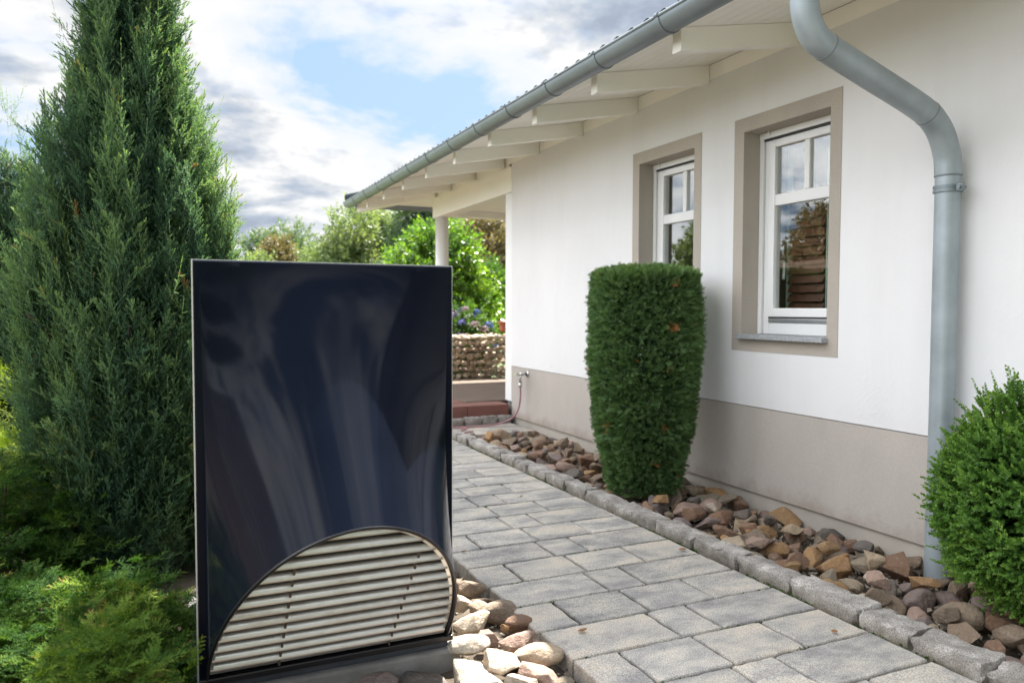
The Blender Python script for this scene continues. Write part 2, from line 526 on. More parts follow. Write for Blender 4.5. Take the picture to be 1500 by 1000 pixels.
ORD = ['first', 'second', 'third', 'fourth', 'fifth', 'sixth', 'seventh', 'eighth', 'ninth', 'tenth', 'eleventh', 'twelfth', 'thirteenth', 'fourteenth', 'fifteenth', 'sixteenth', 'seventeenth', 'eighteenth', 'nineteenth', 'twentieth']
TENS = {20: 'twenty', 30: 'thirty', 40: 'forty', 50: 'fifty', 60: 'sixty'}
def ordinal(n):
    if n <= 20: return ORD[n - 1]
    t, u = divmod(n, 10)
    return TENS[t * 10][:-1] + 'ieth' if u == 0 else TENS[t * 10] + '-' + ORD[u - 1]

# ------------------------------------------------------------------ stones
def rock_mesh(seed, kind):
    rng = random.Random(seed)
    bm = bmesh.new()
    if kind == 'angular':
        sx, sy, sz = 1, rng.uniform(.62, .9), rng.uniform(.5, .75)
        for _ in range(rng.randint(11, 15)):
            v = Vector((rng.gauss(0, 1), rng.gauss(0, 1), rng.gauss(0, 1))).normalized() * rng.uniform(.88, 1.05)
            bm.verts.new((v.x * sx, v.y * sy, v.z * sz))
        r = bmesh.ops.convex_hull(bm, input=bm.verts)
        bmesh.ops.delete(bm, geom=[g for g in r['geom_interior'] if isinstance(g, bmesh.types.BMVert)], context='VERTS')
        bmesh.ops.dissolve_limit(bm, angle_limit=R(14), verts=bm.verts, edges=bm.edges)
        bmesh.ops.bevel(bm, geom=list(bm.edges), offset=rng.uniform(.03, .08), segments=2, profile=.6, affect='EDGES', clamp_overlap=True)
        bmesh.ops.triangulate(bm, faces=bm.faces)
        for _ in range(3):
            long_e = [e for e in bm.edges if e.calc_length() > .2]
            if not long_e: break
            bmesh.ops.subdivide_edges(bm, edges=long_e, cuts=1)
            bmesh.ops.triangulate(bm, faces=bm.faces)
        amp = .05
    else:
        bmesh.ops.create_icosphere(bm, subdivisions=4, radius=1)
        sy, sz = rng.uniform(.68, .9), rng.uniform(.5, .72)
        cuts = [(Vector((rng.gauss(0, 1), rng.gauss(0, 1), rng.gauss(0, 1))).normalized(), rng.uniform(.62, .88)) for _ in range(7)]
        for v in bm.verts:
            p = v.co.copy()
            for nrm, d in cuts:
                e = p.dot(nrm) - d
                if e > 0: p -= nrm * e * .82
            v.co = (p.x, p.y * sy, p.z * sz)
        amp = .06
    o = Vector((seed * 3.7, seed * 1.3, 0))
    for v in bm.verts:
        n = v.co.normalized()
        v.co += n * (amp * mnoise.noise(v.co * 1.7 + o) + amp * .55 * mnoise.noise(v.co * 4.5 + o) + amp * .25 * mnoise.noise(v.co * 11 + o))
    bmesh.ops.recalc_face_normals(bm, faces=bm.faces)
    me = bpy.data.meshes.new('rock')
    bm.to_mesh(me); bm.free()
    me.materials.append(M['rock'])
    if kind == 'angular':
        me.polygons.foreach_set('use_smooth', [True] * len(me.polygons))
        me.set_sharp_from_angle(angle=R(38))
    else:
        me.polygons.foreach_set('use_smooth', [True] * len(me.polygons))
    return me
ANG = [rock_mesh(10 + i, 'angular') for i in range(16)]
RND = [rock_mesh(60 + i, 'round') for i in range(12)]

ROCKC = {'ochre': (.34, .20, .085), 'rust brown': (.23, .135, .085), 'brown': (.22, .165, .115), 'purple grey': (.22, .175, .165), 'pinkish': (.36, .25, .20),
         'beige': (.42, .33, .23), 'olive grey': (.25, .215, .155), 'dark grey': (.12, .11, .10), 'pale cream': (.56, .48, .38)}

def put_rock(me, loc, r, rot, col, sq=(1, 1, 1), rng=random):
    o = bpy.data.objects.new('rock', me)
    COL.objects.link(o)
    o.location = loc; o.rotation_euler = rot; o.scale = (r * sq[0], r * sq[1], r * sq[2])
    k = rng.uniform(.82, 1.18); h_ = rng.uniform(-.04, .04)
    o.color = (col[0] * k * (1 + h_), col[1] * k, col[2] * k * (1 - h_), 1)
    return o

def wall_bed():
    rng = random.Random(21)
    pts = []
    def free(x, y, r, lim):
        for a, b, q in pts:
            if (a - x) ** 2 + (b - y) ** 2 < (lim * (r + q)) ** 2: return False
        if (x - 3.07) ** 2 + (y - 4.50) ** 2 < .16 ** 2: return False
        if (x - 3.485) ** 2 + (y - 2.542) ** 2 < (.05 + r * .7) ** 2: return False
        return True
    for r0, r1, tries in ((.105, .130, 32), (.082, .105, 420), (.060, .082, 2400), (.042, .060, 3000)):
        for _ in range(tries):
            r = rng.uniform(r0, r1)
            x = rng.uniform(2.735 + r * .75, 3.60 - r * .6); y = rng.uniform(1.35, 7.22)
            if free(x, y, r, .80): pts.append((x, y, r))
    base = list(pts)
    items = []
    for x, y, r in base:
        items.append((x, y, -.075 + r * .40 + rng.uniform(0, .015), r))
    # a second scatter resting on the first
    top = []
    for _ in range(900):
        r = rng.uniform(.055, .10)
        x = rng.uniform(2.86, 3.42); y = rng.uniform(1.5, 7.0)
        if (x - 3.07) ** 2 + (y - 4.50) ** 2 < .3 ** 2 or (x - 3.485) ** 2 + (y - 2.542) ** 2 < .2 ** 2: continue
        if all((a - x) ** 2 + (b - y) ** 2 > (1.45 * (r + q)) ** 2 for a, b, q in top):
            top.append((x, y, r))
    for x, y, r in top:
        items.append((x, y, -.012 + r * .42, r))
    items.sort(key=lambda t: t[0] ** 2 + t[1] ** 2)
    items = items[:296]
    cols = list(ROCKC)
    wts = [.12, .20, .20, .12, .11, .11, .08, .05, .01]
    count = {}
    made = []
    for x, y, z, r in items:
        c = rng.choices(cols, wts)[0]
        kind = rng.random()
        me = rng.choice(ANG if kind < .74 else RND)
        o = put_rock(me, (x, y, z), r, (rng.uniform(-.45, .45), rng.uniform(-.45, .45), rng.uniform(0, 6.28)), ROCKC[c], (1.12, 1.0, 1.0), rng)
        made.append((o, c, 'angular' if kind < .74 else 'rounded', (x - 3.485) ** 2 + (y - 2.542) ** 2, y))
    made.sort(key=lambda t: t[3])
    for o, c, shp, d, y in made:
        side = 'beyond' if y > 2.542 else 'before'
        count[(c, side)] = count.get((c, side), 0) + 1
        tag(o, f'{shp} {c} rock in the wall bed, {ordinal(count[(c, side)])} {c} one counting {side} the downpipe', 'rock', 'loose rocks in the bed along the house wall')
wall_bed()

def at_z(px, py, z):
    """the point at height z that the photograph shows at pixel (px, py)"""
    d = CAM.to_3x3() @ Vector(((px - 750) / 1115.84, -(py - 500) / 1115.84, -1))
    t = (z - H) / d.z
    return Vector((0, 0, H)) + d * t

def pale_rocks():
    rng = random.Random(5)
    # px, py, width in px, z of centre, colour, angular?, squash, label
    L = [(736, 968, 62, .00, 'pale cream', 1, (1, .8, 1.05), 'large pale cream boulder with a sharp ridge beside the heat pump'),
         (690, 992, 84, -.03, 'pale cream', 1, (1, .9, .8), 'broad flat cream rock at the foot of the concrete block under the heat pump'),
         (684, 946, 52, -.01, 'pale cream', 0, (1, .8, .8), 'blocky cream rock touching the lower corner of the heat pump'),
         (693, 912, 54, -.01, 'pale cream', 1, (1.1, .7, .7), 'long jagged cream rock behind the blocky one at the heat pump corner'),
         (676, 884, 30, .00, 'pale cream', 1, (1, .9, 1), 'small bright cream rock peeping out behind the heat pump edge'),
         (703, 891, 32, -.01, 'beige', 0, (1, .8, .8), 'rounded pitted beige rock next to the dark one by the path'),
         (690, 863, 42, -.02, 'brown', 1, (1, .8, .8), 'angular brown rock hugging the path edge, farthest up the row by the heat pump'),
         (707, 877, 32, -.03, 'brown', 1, (1, .7, .7), 'low wedge shaped brown rock against the path edge'),
         (733, 896, 46, -.03, 'brown', 0, (1, .8, .9), 'big rounded brown rock in shade against the path edge'),
         (739, 921, 20, -.02, 'ochre', 1, (.6, .6, 1.1), 'thin upright orange shard of stone'),
         (762, 914, 38, -.03, 'rust brown', 0, (1, .8, .9), 'dark reddish brown rock in shade against the path edge'),
         (714, 935, 34, -.02, 'pinkish', 1, (1, .8, .8), 'small pinkish grey rock between the cream boulder and the long jagged one'),
         (760, 939, 48, -.02, 'pinkish', 1, (1.2, .7, .7), 'flat striped pink slab of rock lying by the path edge'),
         (790, 959, 56, -.02, 'beige', 0, (1, .75, .7), 'rounded flat topped beige rock touching the pavers'),
         (790, 990, 54, -.04, 'pinkish', 1, (1.1, .8, .7), 'pinkish cream rock cut by the bottom edge of the photo, beside gravel'),
         (763, 1000, 46, -.03, 'pale cream', 1, (1, .8, .8), 'cream rock with a pink top in front of the ridged boulder'),
         (826, 998, 24, -.05, 'olive grey', 0, (1, .9, .8), 'small smooth grey stone in the gravel by the pavers'),
         (790, 973, 18, -.06, 'beige', 0, (1, .9, .7), 'pebble sized beige stone in the gravel patch'),
         (458, 992, 40, -.03, 'purple grey', 1, (1, .8, .9), 'pointed dark grey rock in front of the concrete block, leftmost there'),
         (545, 998, 58, -.06, 'purple grey', 1, (1.2, .8, .6), 'long dark grey rock in front of the concrete block, middle one there'),
         (622, 1000, 52, -.06, 'dark grey', 0, (1.1, .9, .7), 'dark rounded rock in front of the concrete block near the cream rocks'),
         (229, 990, 40, -.02, 'beige', 0, (1, .9, .8), 'dull beige rock poking out of the spreading juniper')]
    for px, py, w, z, c, ang, sq, lab in L:
        p = at_z(px, py, z + .015)
        depth = -(CAM.inverted() @ p).z
        r = w / 2 / 1115.84 * depth * 1.34
        me = rng.choice(ANG if ang else RND)
        o = put_rock(me, p, r, (rng.uniform(-.25, .25), rng.uniform(-.25, .25), rng.uniform(-.6, .6) - .42), ROCKC[c], sq, rng)
        tag(o, lab, 'rock', 'rocks around the heat pump')
    fill = []
    taken = [(o.location.x, o.location.y) for o in SC.objects if o.name.startswith('rock') and o.location.x < 1.5]
    for _ in range(4000):
        x, y = rng.uniform(.98, 1.33), rng.uniform(1.7, 3.9)
        r = rng.uniform(.035, .075)
        if all((x - a) ** 2 + (y - b) ** 2 > (r + .045) ** 2 for a, b in taken):
            taken.append((x, y)); fill.append((x, y, r))
    fill.sort(key=lambda t: t[1])
    for i, (x, y, r) in enumerate(fill[:40]):
        c = rng.choice(['pale cream', 'beige', 'pinkish', 'beige', 'olive grey'])
        o = put_rock(rng.choice(ANG), (x, y, -.065 + r * .5), r, (rng.uniform(-.4, .4), rng.uniform(-.4, .4), rng.uniform(0, 6.28)), ROCKC[c], (1.1, 1, .9), rng)
        tag(o, f'small {c} filler rock between path and heat pump, {ordinal(i + 1)} counting up the path', 'rock', 'rocks around the heat pump')
    # gravel: small broken stone between them (nobody could count it)
    V = []; F = []
    mb = MB()
    for _ in range(2600):
        x = rng.uniform(.15, 1.36); y = rng.uniform(1.3, 3.9)
        if x < 1.0 and 2.62 < y < 3.7: continue
        r = rng.uniform(.004, .014)
        z = (-.060 if x > .95 else -.08) + r * .3
        k = len(mb.v)
        pts = [Vector((rng.gauss(0, 1), rng.gauss(0, 1), rng.gauss(0, .8))).normalized() * r * rng.uniform(.7, 1.2) + Vector((x, y, z)) for _ in range(6)]
        mb.add(pts, [(0, 1, 2), (0, 2, 3), (0, 3, 4), (1, 2, 5), (2, 3, 5), (3, 4, 5), (0, 1, 4), (1, 4, 5)])
    for _ in range(3500):
        x = rng.uniform(2.70, 3.58); y = rng.uniform(1.0, 7.3)
        r = rng.uniform(.008, .026)
        z = -.06 + r * .3
        pts = [Vector((rng.gauss(0, 1), rng.gauss(0, 1), rng.gauss(0, .8))).normalized() * r * rng.uniform(.7, 1.2) + Vector((x, y, z)) for _ in range(6)]
        mb.add(pts, [(0, 1, 2), (0, 2, 3), (0, 3, 4), (1, 2, 5), (2, 3, 5), (3, 4, 5), (0, 1, 4), (1, 4, 5)])
    t = NT('gravel'); n = t.noise(60, 2)
    t.pbr(t.ramp(n, [(.3, (.14, .11, .08)), (.6, (.27, .23, .18)), (.8, (.36, .31, .26))]), .9)
    tag(mb.build('gravel', t.m, fix=False), 'fine broken gravel between the rocks', 'gravel', kind='stuff')
pale_rocks()

# ------------------------------------------------------------------ kerb stones
def kerb():
    rng = random.Random(8)
    ys = [.55, .92, 1.30, 1.699, 1.992, 2.231, 2.624, 2.986, 3.33, 3.67, 3.92, 4.136, 4.501, 4.805, 5.101, 5.436, 5.698, 5.954, 6.137, 6.374, 6.753, 7.039, 7.26]
    def stone(x0, x1, y0, y1, z0, z1, seed):
        bm = bmesh.new()
        bmesh.ops.create_cube(bm, size=1)
        c = Vector(((x0 + x1) / 2, (y0 + y1) / 2, (z0 + z1) / 2)); s = Vector((x1 - x0, y1 - y0, z1 - z0))
        for v in bm.verts: v.co = Vector((v.co.x * s.x, v.co.y * s.y, v.co.z * s.z))
        for _ in range(3):
            bmesh.ops.subdivide_edges(bm, edges=[e for e in bm.edges if e.calc_length() > .05], cuts=1, use_grid_fill=True)
        bmesh.ops.subdivide_edges(bm, edges=[e for e in bm.edges if e.calc_length() > .022], cuts=1, use_grid_fill=True)
        bmesh.ops.triangulate(bm, faces=bm.faces)
        off = Vector((seed * 2.1, seed * 5.7, seed))
        hs = s / 2
        for v in bm.verts:
            p = v.co.copy()
            k = sum(1 for a in range(3) if abs(p[a]) > hs[a] - .002)
            w = Vector((mnoise.noise(p * 9 + off), mnoise.noise(p * 9 + off + Vector((9, 0, 0))), mnoise.noise(p * 9 + off + Vector((0, 9, 0)))))
            w2 = Vector((mnoise.noise(p * 30 + off), mnoise.noise(p * 30 - off), mnoise.noise(p * 30 + off * 2)))
            v.co = p + w * .015 + w2 * .006
            if k >= 2:
                for a in range(3):
                    if abs(p[a]) > hs[a] - .002: v.co[a] *= 1 - (.002 + .016 * max(0, w2.x)) / max(hs[a], .03)
        me = bpy.data.meshes.new('kerb_stone')
        bm.to_mesh(me); bm.free()
        o = link('kerb_stone', me, M['granite'], smooth=True)
        me.set_sharp_from_angle(angle=R(24))
        o.location = c
        o.rotation_euler = (rng.uniform(-.03, .03), rng.uniform(-.05, .05), rng.uniform(-.025, .025))
        return o
    for i, (a, b) in enumerate(zip(ys, ys[1:])):
        o = stone(2.585 + rng.uniform(-.006, .012), 2.715 + rng.uniform(-.012, .02), a + .006, b - .006, -.07, .055 + rng.uniform(-.008, .010), i)
        tag(o, f'rough grey granite kerb stone along the path, {ordinal(i + 1)} from the boxwood end', 'kerb stone', 'granite kerb stones between path and rock bed')
    # small setts at the foot of the red step
    xs = [1.34 + .205 * i for i in range(12)]
    for i, (a, b) in enumerate(zip(xs, xs[1:])):
        o = stone(a + .004, min(b, 3.555) - .004, 7.845, 7.93, -.05, .085 + rng.uniform(-.006, .008), 50 + i)
        tag(o, f'small granite sett at the foot of the red step, {ordinal(len(xs) - 1 - i)} from the house corner', 'sett', 'granite setts at the foot of the step')
kerb()

# ------------------------------------------------------------------ terrace
def terrace():
    tb = MB().box(3.145, 8.99, 8.26, 10.94, -.1, .190)
    for k in range(19): tb.box(3.14, 9.0, 8.25 + k * .143, 8.25 + k * .143 + .136, .1905, .215)
    o = tb.build('terrace', M['deck'], bevel=.004)
    tag(o, kind='structure')
    s = MB()
    for x0, x1 in ((1.95, 2.56), (2.566, 3.045), (3.051, 3.555)): s.box(x0, x1, 7.935, 8.24, -.1, .205)
    st = s.build('red_step', M['red'], bevel=.006)
    for y0, y1 in ((8.246, 9.2), (9.206, 10.2)):
        pass
    tag(st, 'red clay tiled step edging the wooden terrace at the house corner', 'step')
    s = MB()
    for k in range(5): s.box(2.55, 3.134, 8.246 + k * .55, 8.246 + k * .55 + .544, -.1, .207)
    tag(s.build('red_tile_border', M['red'], bevel=.006), 'red clay tile border running back beside the wooden terrace', 'tile border')
terrace()

def gabion(name, x0, x1, y0, y1, z0, z1, label, seed, s=.13, dark=0.0):
    rng = random.Random(seed)
    root = empty(name, (x0, y0, z0))
    tag(root, label, 'gabion wall')
    V = []; F = []; T = []
    bm = bmesh.new(); bmesh.ops.create_icosphere(bm, subdivisions=2, radius=1)
    bv = np.array([v.co[:] for v in bm.verts]); bf = np.array([[v.index for v in f.verts] for f in bm.faces]); bm.free()
    nx = int((x1 - x0) / s); nz = max(2, int((z1 - z0) / (s * .72))); ny = max(1, int((y1 - y0) / s))
    b = 0
    for iz in range(nz):
        for ix in range(nx + 1):
            for iy in range(ny):
                if 0 < iy < ny - 1 and iz < nz - 1: continue
                c = np.array([x0 + (ix + .5 * (iz % 2) + rng.uniform(-.15, .15)) * s, y0 + (iy + .5) * (y1 - y0) / ny, z0 + (iz + .5 + rng.uniform(-.12, .12)) * (z1 - z0) / nz])
                sc = np.array([s * rng.uniform(.46, .66), s * .6, s * rng.uniform(.34, .46)])
                nr = np.random.default_rng(rng.randint(0, 10 ** 6))
                q = bv.copy()
                for _ in range(11):
                    n = nr.normal(size=3); n /= np.linalg.norm(n)
                    e = q @ n - nr.uniform(.42, .80); q = q - np.outer(np.maximum(e, 0), n)
                V.append(q * sc + c); F.append(bf + b); b += len(q)
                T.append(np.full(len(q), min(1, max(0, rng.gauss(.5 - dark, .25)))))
    array_mesh('stone_fill', np.concatenate(V), np.concatenate(F), np.concatenate(T), M['gabion'], root)
    w = MB()
    for k in range(int((x1 - x0) / .1) + 1):
        x = x0 + k * .1; w.box(x - .002, x + .002, y0 - .012, y0 - .008, z0, z1)
    for k in range(int((z1 - z0) / .1) + 1):
        z = z0 + k * .1; w.box(x0, x1, y0 - .0165, y0 - .0125, z - .002, z + .002)
    w.build('wire_mesh', M['wire'], root)
gabion('gabion_wall', 3.3, 7.0, 10.96, 11.36, .0, .90, 'waist high gabion wall of brown stones along the far edge of the terrace', 3)
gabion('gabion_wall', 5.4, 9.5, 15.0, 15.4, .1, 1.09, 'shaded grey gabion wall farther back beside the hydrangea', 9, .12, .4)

def pot():
    root = empty('flower_pot', (4.90, 11.15, .93)); x, y, z = 4.90, 11.15, .93
    tag(root, 'small terracotta flower pot standing on the gabion wall by the white corner post', 'flower pot')
    MB().tube([(x, y, z), (x, y, z + .02), (x, y, z + .12)], [.055, .06, .08], 20).build('pot_body', M['terra'], root, True)
    MB().tube([(x, y, z + .122), (x, y, z + .16)], [.09, .092], 20).build('rim', M['terra'], root, True)
pot()

# ------------------------------------------------------------------ house
WX = 3.58                                        # wall plane facing the path
OPEN = [(3.36, 4.10, 1.12, 2.49), (4.635, 5.357, 1.12, 2.49)]
def house():
    root = empty('house', (WX, 2.0, 0))
    tag(root, 'white rendered bungalow with taupe plinth, wide white eaves and zinc gutter', 'house')
    Y0, Y1 = -6.0, 7.925
    # wall skin with two window openings and a thickness
    ys = sorted({Y0, Y1, 0.0, 2.0, *[v for o in OPEN for v in o[:2]]})
    zs = sorted({.645, 2.94, *[v for o in OPEN for v in o[2:]]})
    def hole(ya, yb, za, zb):
        return any(a <= ya and yb <= b and c <= za and zb <= d for a, b, c, d in OPEN)
    mb = MB()
    for x in (WX, WX + .30):
        for ya, yb in zip(ys, ys[1:]):
            for za, zb in zip(zs, zs[1:]):
                if hole(ya, yb, za, zb): continue
                q = [(x, ya, za), (x, yb, za), (x, yb, zb), (x, ya, zb)]
                mb.add(q, [(0, 1, 2, 3)])
    for z in (.645, 2.94): mb.add([(WX, Y0, z), (WX + .3, Y0, z), (WX + .3, Y1, z), (WX, Y1, z)], [(0, 1, 2, 3)])
    mb.add([(WX, Y1, .645), (WX + .3, Y1, .645), (WX + .3, Y1, 2.94), (WX, Y1, 2.94)], [(0, 1, 2, 3)])
    bm = bmesh.new()
    me = bpy.data.meshes.new('wall'); me.from_pydata(mb.v, [], mb.f); bm.from_mesh(me)
    bmesh.ops.remove_doubles(bm, verts=bm.verts, dist=1e-4)
    # run every face the right way round: front skin to -X, back skin to +X
    for f in bm.faces:
        c = f.calc_center_median()
        want = Vector((-1, 0, 0)) if abs(c.x - WX) < 1e-3 else Vector((1, 0, 0)) if abs(c.x - WX - .3) < 1e-3 else Vector((0, 0, 1 if c.z > 1.5 else -1))
        if f.normal.dot(want) < 0: f.normal_flip()
    bm.to_mesh(me); bm.free()
    link('wall', me, M['wall'], root)
    MB().box(WX + .006, WX + .30, Y0, Y1, .066, .640).build('plinth', M['plinth'], root)
    MB().box(WX + .028, WX + .30, Y0, Y1 - .02, -.25, .062).build('foundation', M['found'], root)
    MB().box(WX + .004, 9.2, Y1 + .006, 8.105, .236, 2.612).build('corner_post', M['white'], root)
    MB().box(WX + .03, 9.2, Y1 + .006, 8.09, -.1, .232).build('threshold', M['concrete'], root)
    MB().box(WX + .02, 9.2, Y0, Y1 - .01, 2.945, 2.99).build('ceiling', M['dark'], root)
    # windows
    for wi, (a, b, z0, z1) in enumerate(OPEN):
        w = empty('window', (WX, (a + b) / 2, z0), root)
        if wi == 1: w['label'] = 'farther window, partly hidden by the clipped shrub'
        else: w['label'] = 'window nearer the downpipe with brown wood behind the glass'
        S = MB()                                               # taupe surround, 4 mm proud of the render
        x0, x1 = WX - .004, WX + .02
        oa, ob, oz0, oz1 = a - .083, b + .095, 1.016, 2.586
        ring = lambda x, ya, yb, za, zb: [(x, ya, za), (x, yb, za), (x, yb, zb), (x, ya, zb)]
        V = ring(x0, oa, ob, oz0, oz1) + ring(x0, a, b, z0, z1) + ring(x1, oa, ob, oz0, oz1) + ring(WX + .16, a, b, z0, z1)
        F = []
        for i in range(4):
            j = (i + 1) % 4
            F += [(i, j, 4 + j, 4 + i), (i, 8 + i, 8 + j, j), (4 + i, 4 + j, 12 + j, 12 + i)]
        S.add(V, F)
        S.build('surround', M['taupe'], w)
        MB().box(WX - .055, WX + .15, a - .012, b + .012, 1.098, 1.128).build('sill', M['sillst'], w, bevel=.004)
        XF = WX + .142
        dy = b - 4.10
        # shutter box above, guide rails at the sides
        MB().box(XF - .012, XF + .05, a + .002, b - .002, 2.447, 2.488).build('shutter_box', M['white'], w, bevel=.003)
        MB().box(XF - .002, XF + .05, a + .03, b - .03, 2.434, 2.4465).build('shutter_slot', M['gasket'], w)
        MB().box(XF - .006, XF + .05, b - .034, b - .001, 1.129, 2.4465).build('shutter_guide', M['white'], w, bevel=.002)
        MB().box(XF - .006, XF + .05, a + .001, a + .03, 1.129, 2.4465).build('shutter_guide', M['white'], w, bevel=.002)
        K = MB()
        for yy in (b - .10, a + .07):
            K.tube([(XF - .028, yy, 2.472), (XF - .012, yy, 2.472)], .010, 12); K.tube([(XF - .028, yy - .004, 2.474), (XF - .03, yy - .004, 2.496)], .005, 8)
        K.build('shutter_stop', M['white'], w)
        # outer frame, sash, bars
        D = MB()
        fy0, fy1 = a + .031, b - .046
        def rect_frame(m, ya, yb, za, zb, t_s, t_t, t_b, x0, x1):
            m.box(x0, x1, ya, ya + t_s, za, zb); m.box(x0, x1, yb - t_s, yb, za, zb)
            m.box(x0, x1, ya + t_s, yb - t_s, zb - t_t, zb); m.box(x0, x1, ya + t_s, yb - t_s, za, za + t_b)
        rect_frame(D, fy0, b - .040, 1.129, 2.433, .050, .012, .078, XF + .010, XF + .07)
        D.build('frame', M['white'], w, bevel=.004)
        MB().box(XF + .0015, XF + .06, fy0 + .052, b - .094, 1.2085, 1.236).build('weather_rail', M['gutmetal'], w, bevel=.004)
        MB().box(XF + .006, XF + .06, fy0 + .050, b - .091, 1.2365, 1.246).build('gasket', M['gasket'], w)
        s0, s1 = fy0 + .0505, b - .0905
        E_ = MB()
        rect_frame(E_, s0, s1, 1.2465, 2.420, .052, .042, .058, XF - .006, XF + .055)
        E_.build('sash', M['white'], w, bevel=.006)
        p0, p1 = s0 + .052, s1 - .052
        mid = 3.685 + dy
        B = MB()
        B.box(XF - .002, XF + .05, p0 + .0005, p1 - .0005, 1.988, 2.064)
        B.box(XF + .001, XF + .048, mid - .022, mid + .022, 2.0645, 2.3775)
        B.build('glazing_bar', M['white'], w, bevel=.006)
        MB().box(XF + .020, XF + .024, p0 + .0008, p1 - .0008, 1.3048, 2.3775).build('pane', M['glass'], w)
        Hn = MB().tube(smooth_path([(XF + .075, p1 + .02, 1.62), (XF + .105, p1 + .02, 1.62), (XF + .110, p1 + .02, 1.60), (XF + .105, p1 + .02, 1.50)], 4), .010, 10)
        Hn.build('handle', M['white'], w, True)
    # dark room behind the glass
    rm = MB()
    x0, x1, ya, yb, za, zb = WX + .302, 7.6, 1.5, 7.3, .5, 2.9
    rm.add([(x0, ya, za), (x1, ya, za), (x1, yb, za), (x0, yb, za), (x0, ya, zb), (x1, ya, zb), (x1, yb, zb), (x0, yb, zb)],
           [(0, 1, 2, 3), (4, 5, 6, 7), (0, 1, 5, 4), (2, 3, 7, 6)])
    for u0, u1, w0, w1 in ((ya, yb, za, 1.0), (ya, yb, 2.4, zb), (ya, 2.5, 1.0, 2.4), (3.6, 5.0, 1.0, 2.4), (6.5, yb, 1.0, 2.4)):
        rm.add([(x1, u0, w0), (x1, u1, w0), (x1, u1, w1), (x1, u0, w1)], [(0, 1, 2, 3)])
    rm.build('room', M['dark'], root)
    # eaves -------------------------------------------------------
    GX = 2.53; PIT = .187; YE = 11.62
    ysof = 11.50
    def zs_(d): return 2.868 + PIT * d                       # soffit height d metres in from X = 2.62
    Sf = MB()
    # boards run along the eave; a shallow V joint every 95 mm
    nb = 10
    for k in range(nb):
        d0, d1 = k * .096 + .0013, (k + 1) * .096 - .0013
        xa, xb = 2.62 + d0, 2.62 + d1
        e0, e1 = ysof - d0, ysof - d1
        Sf.add([(xa, Y0, zs_(d0)), (xb, Y0, zs_(d1)), (xb, e1, zs_(d1)), (xa, e0, zs_(d0)),
                (xa, Y0, zs_(d0) + .016), (xb, Y0, zs_(d1) + .016), (xb, e1, zs_(d1) + .016), (xa, e0, zs_(d0) + .016)],
               [(0, 1, 2, 3), (4, 7, 6, 5), (0, 3, 7, 4), (1, 5, 6, 2), (0, 4, 5, 1), (3, 2, 6, 7)])
        Sf.add([(xa, e0 + .002, zs_(d0)), (xb, e1 + .002, zs_(d1)), (9.2, e1 + .002, zs_(d1)), (9.2, e0 + .002, zs_(d0)),
                (xa, e0 + .002, zs_(d0) + .016), (xb, e1 + .002, zs_(d1) + .016), (9.2, e1 + .002, zs_(d1) + .016), (9.2, e0 + .002, zs_(d0) + .016)],
               [(0, 1, 2, 3), (4, 7, 6, 5), (0, 3, 7, 4), (1, 5, 6, 2), (0, 4, 5, 1), (3, 2, 6, 7)])
    Sf.build('soffit', M['soffit'], root)
    # roof deck under the tiles closes the joints
    for k in range(-8, 9):
        y = 3.60 + .915 * k
        poly = [(2.645, 2.742), (3.579, 2.917), (3.579, zs_(.959) - .001), (2.645, zs_(.025) - .001)]
        if y < Y0 + .2: continue
        MB().prism(poly, 'y', y - .04, y + .04).build('rafter', M['soffit'], root, bevel=.003)
    for k in range(6):
        x = 4.4 + .9 * k
        poly = [(ysof - .025, 2.742), (10.66, 2.90), (10.66, zs_(.84)), (ysof - .025, zs_(.025) - .001)]
        MB().prism(poly, 'x', x - .04, x + .04).build('rafter', M['soffit'], root, bevel=.003)
    # hip rafter at the corner
    hp = []
    for t, zb in ((.03, 2.735), (.94, 2.90)):
        x, y = 2.62 + t, ysof - t
        for s in (-.03, .03):
            for zz in (zb, zs_(t) - .004): hp.append((x + s, y + s, zz))
    MB().add(hp, [(0, 1, 3, 2), (4, 6, 7, 5), (0, 4, 5, 1), (2, 3, 7, 6), (0, 2, 6, 4), (1, 5, 7, 3)]).build('rafter', M['soffit'], root)
    MB().box(WX + .002, WX + .04, Y0, Y1 + .1, 2.9405, 3.046).build('infill_board', M['soffit'], root)
    MB().box(WX - .004, WX + .19, Y1 + .003, 10.745, 2.6165, 2.905).build('beam', M['soffit'], root, bevel=.004)
    MB().box(WX + .02, WX + .19, Y1 + .12, 10.74, 2.906, 3.046).build('infill_board', M['soffit'], root)
    MB().box(WX + .195, 9.2, 10.56, 10.745, 2.64, 3.0).build('beam', M['soffit'], root, bevel=.004)
    lc = MB()
    for k in range(26):
        lc.box(WX + .192, 9.2, 8.11 + k * .0945, 8.11 + k * .0945 + .0905, 2.735, 2.75)
    lc.build('porch_ceiling', M['soffit'], root)
    MB().box(WX + .192, 9.2, 8.106, 10.56, 2.7515, 2.77).build('porch_ceiling', M['soffit'], root)
    MB().tube([(3.672, 10.6, .216), (3.672, 10.6, 2.6155)], .095, 40).build('column', M['white'], root, True)
    MB().box(9.0, 9.2, 8.11, 10.5, .0, 2.73).build('wall', M['wall'], root)
    # gutter: open half round channel with a beaded front lip, mitred round the corner
    def channel(name, y0, y1, r, t, lo, hi, axis='y', at=GX, mat='zinc'):
        n = 18
        out = [(at + r * math.cos(q), 2.885 + r * math.sin(q)) for q in [math.pi + (lo + (hi - lo) * k / n) * math.pi for k in range(n + 1)]]
        inn = [(at + (r - t) * math.cos(q), 2.885 + (r - t) * math.sin(q)) for q in [math.pi + (lo + (hi - lo) * k / n) * math.pi for k in range(n + 1)]][::-1]
        return MB().prism(out + inn, axis, y0, y1)
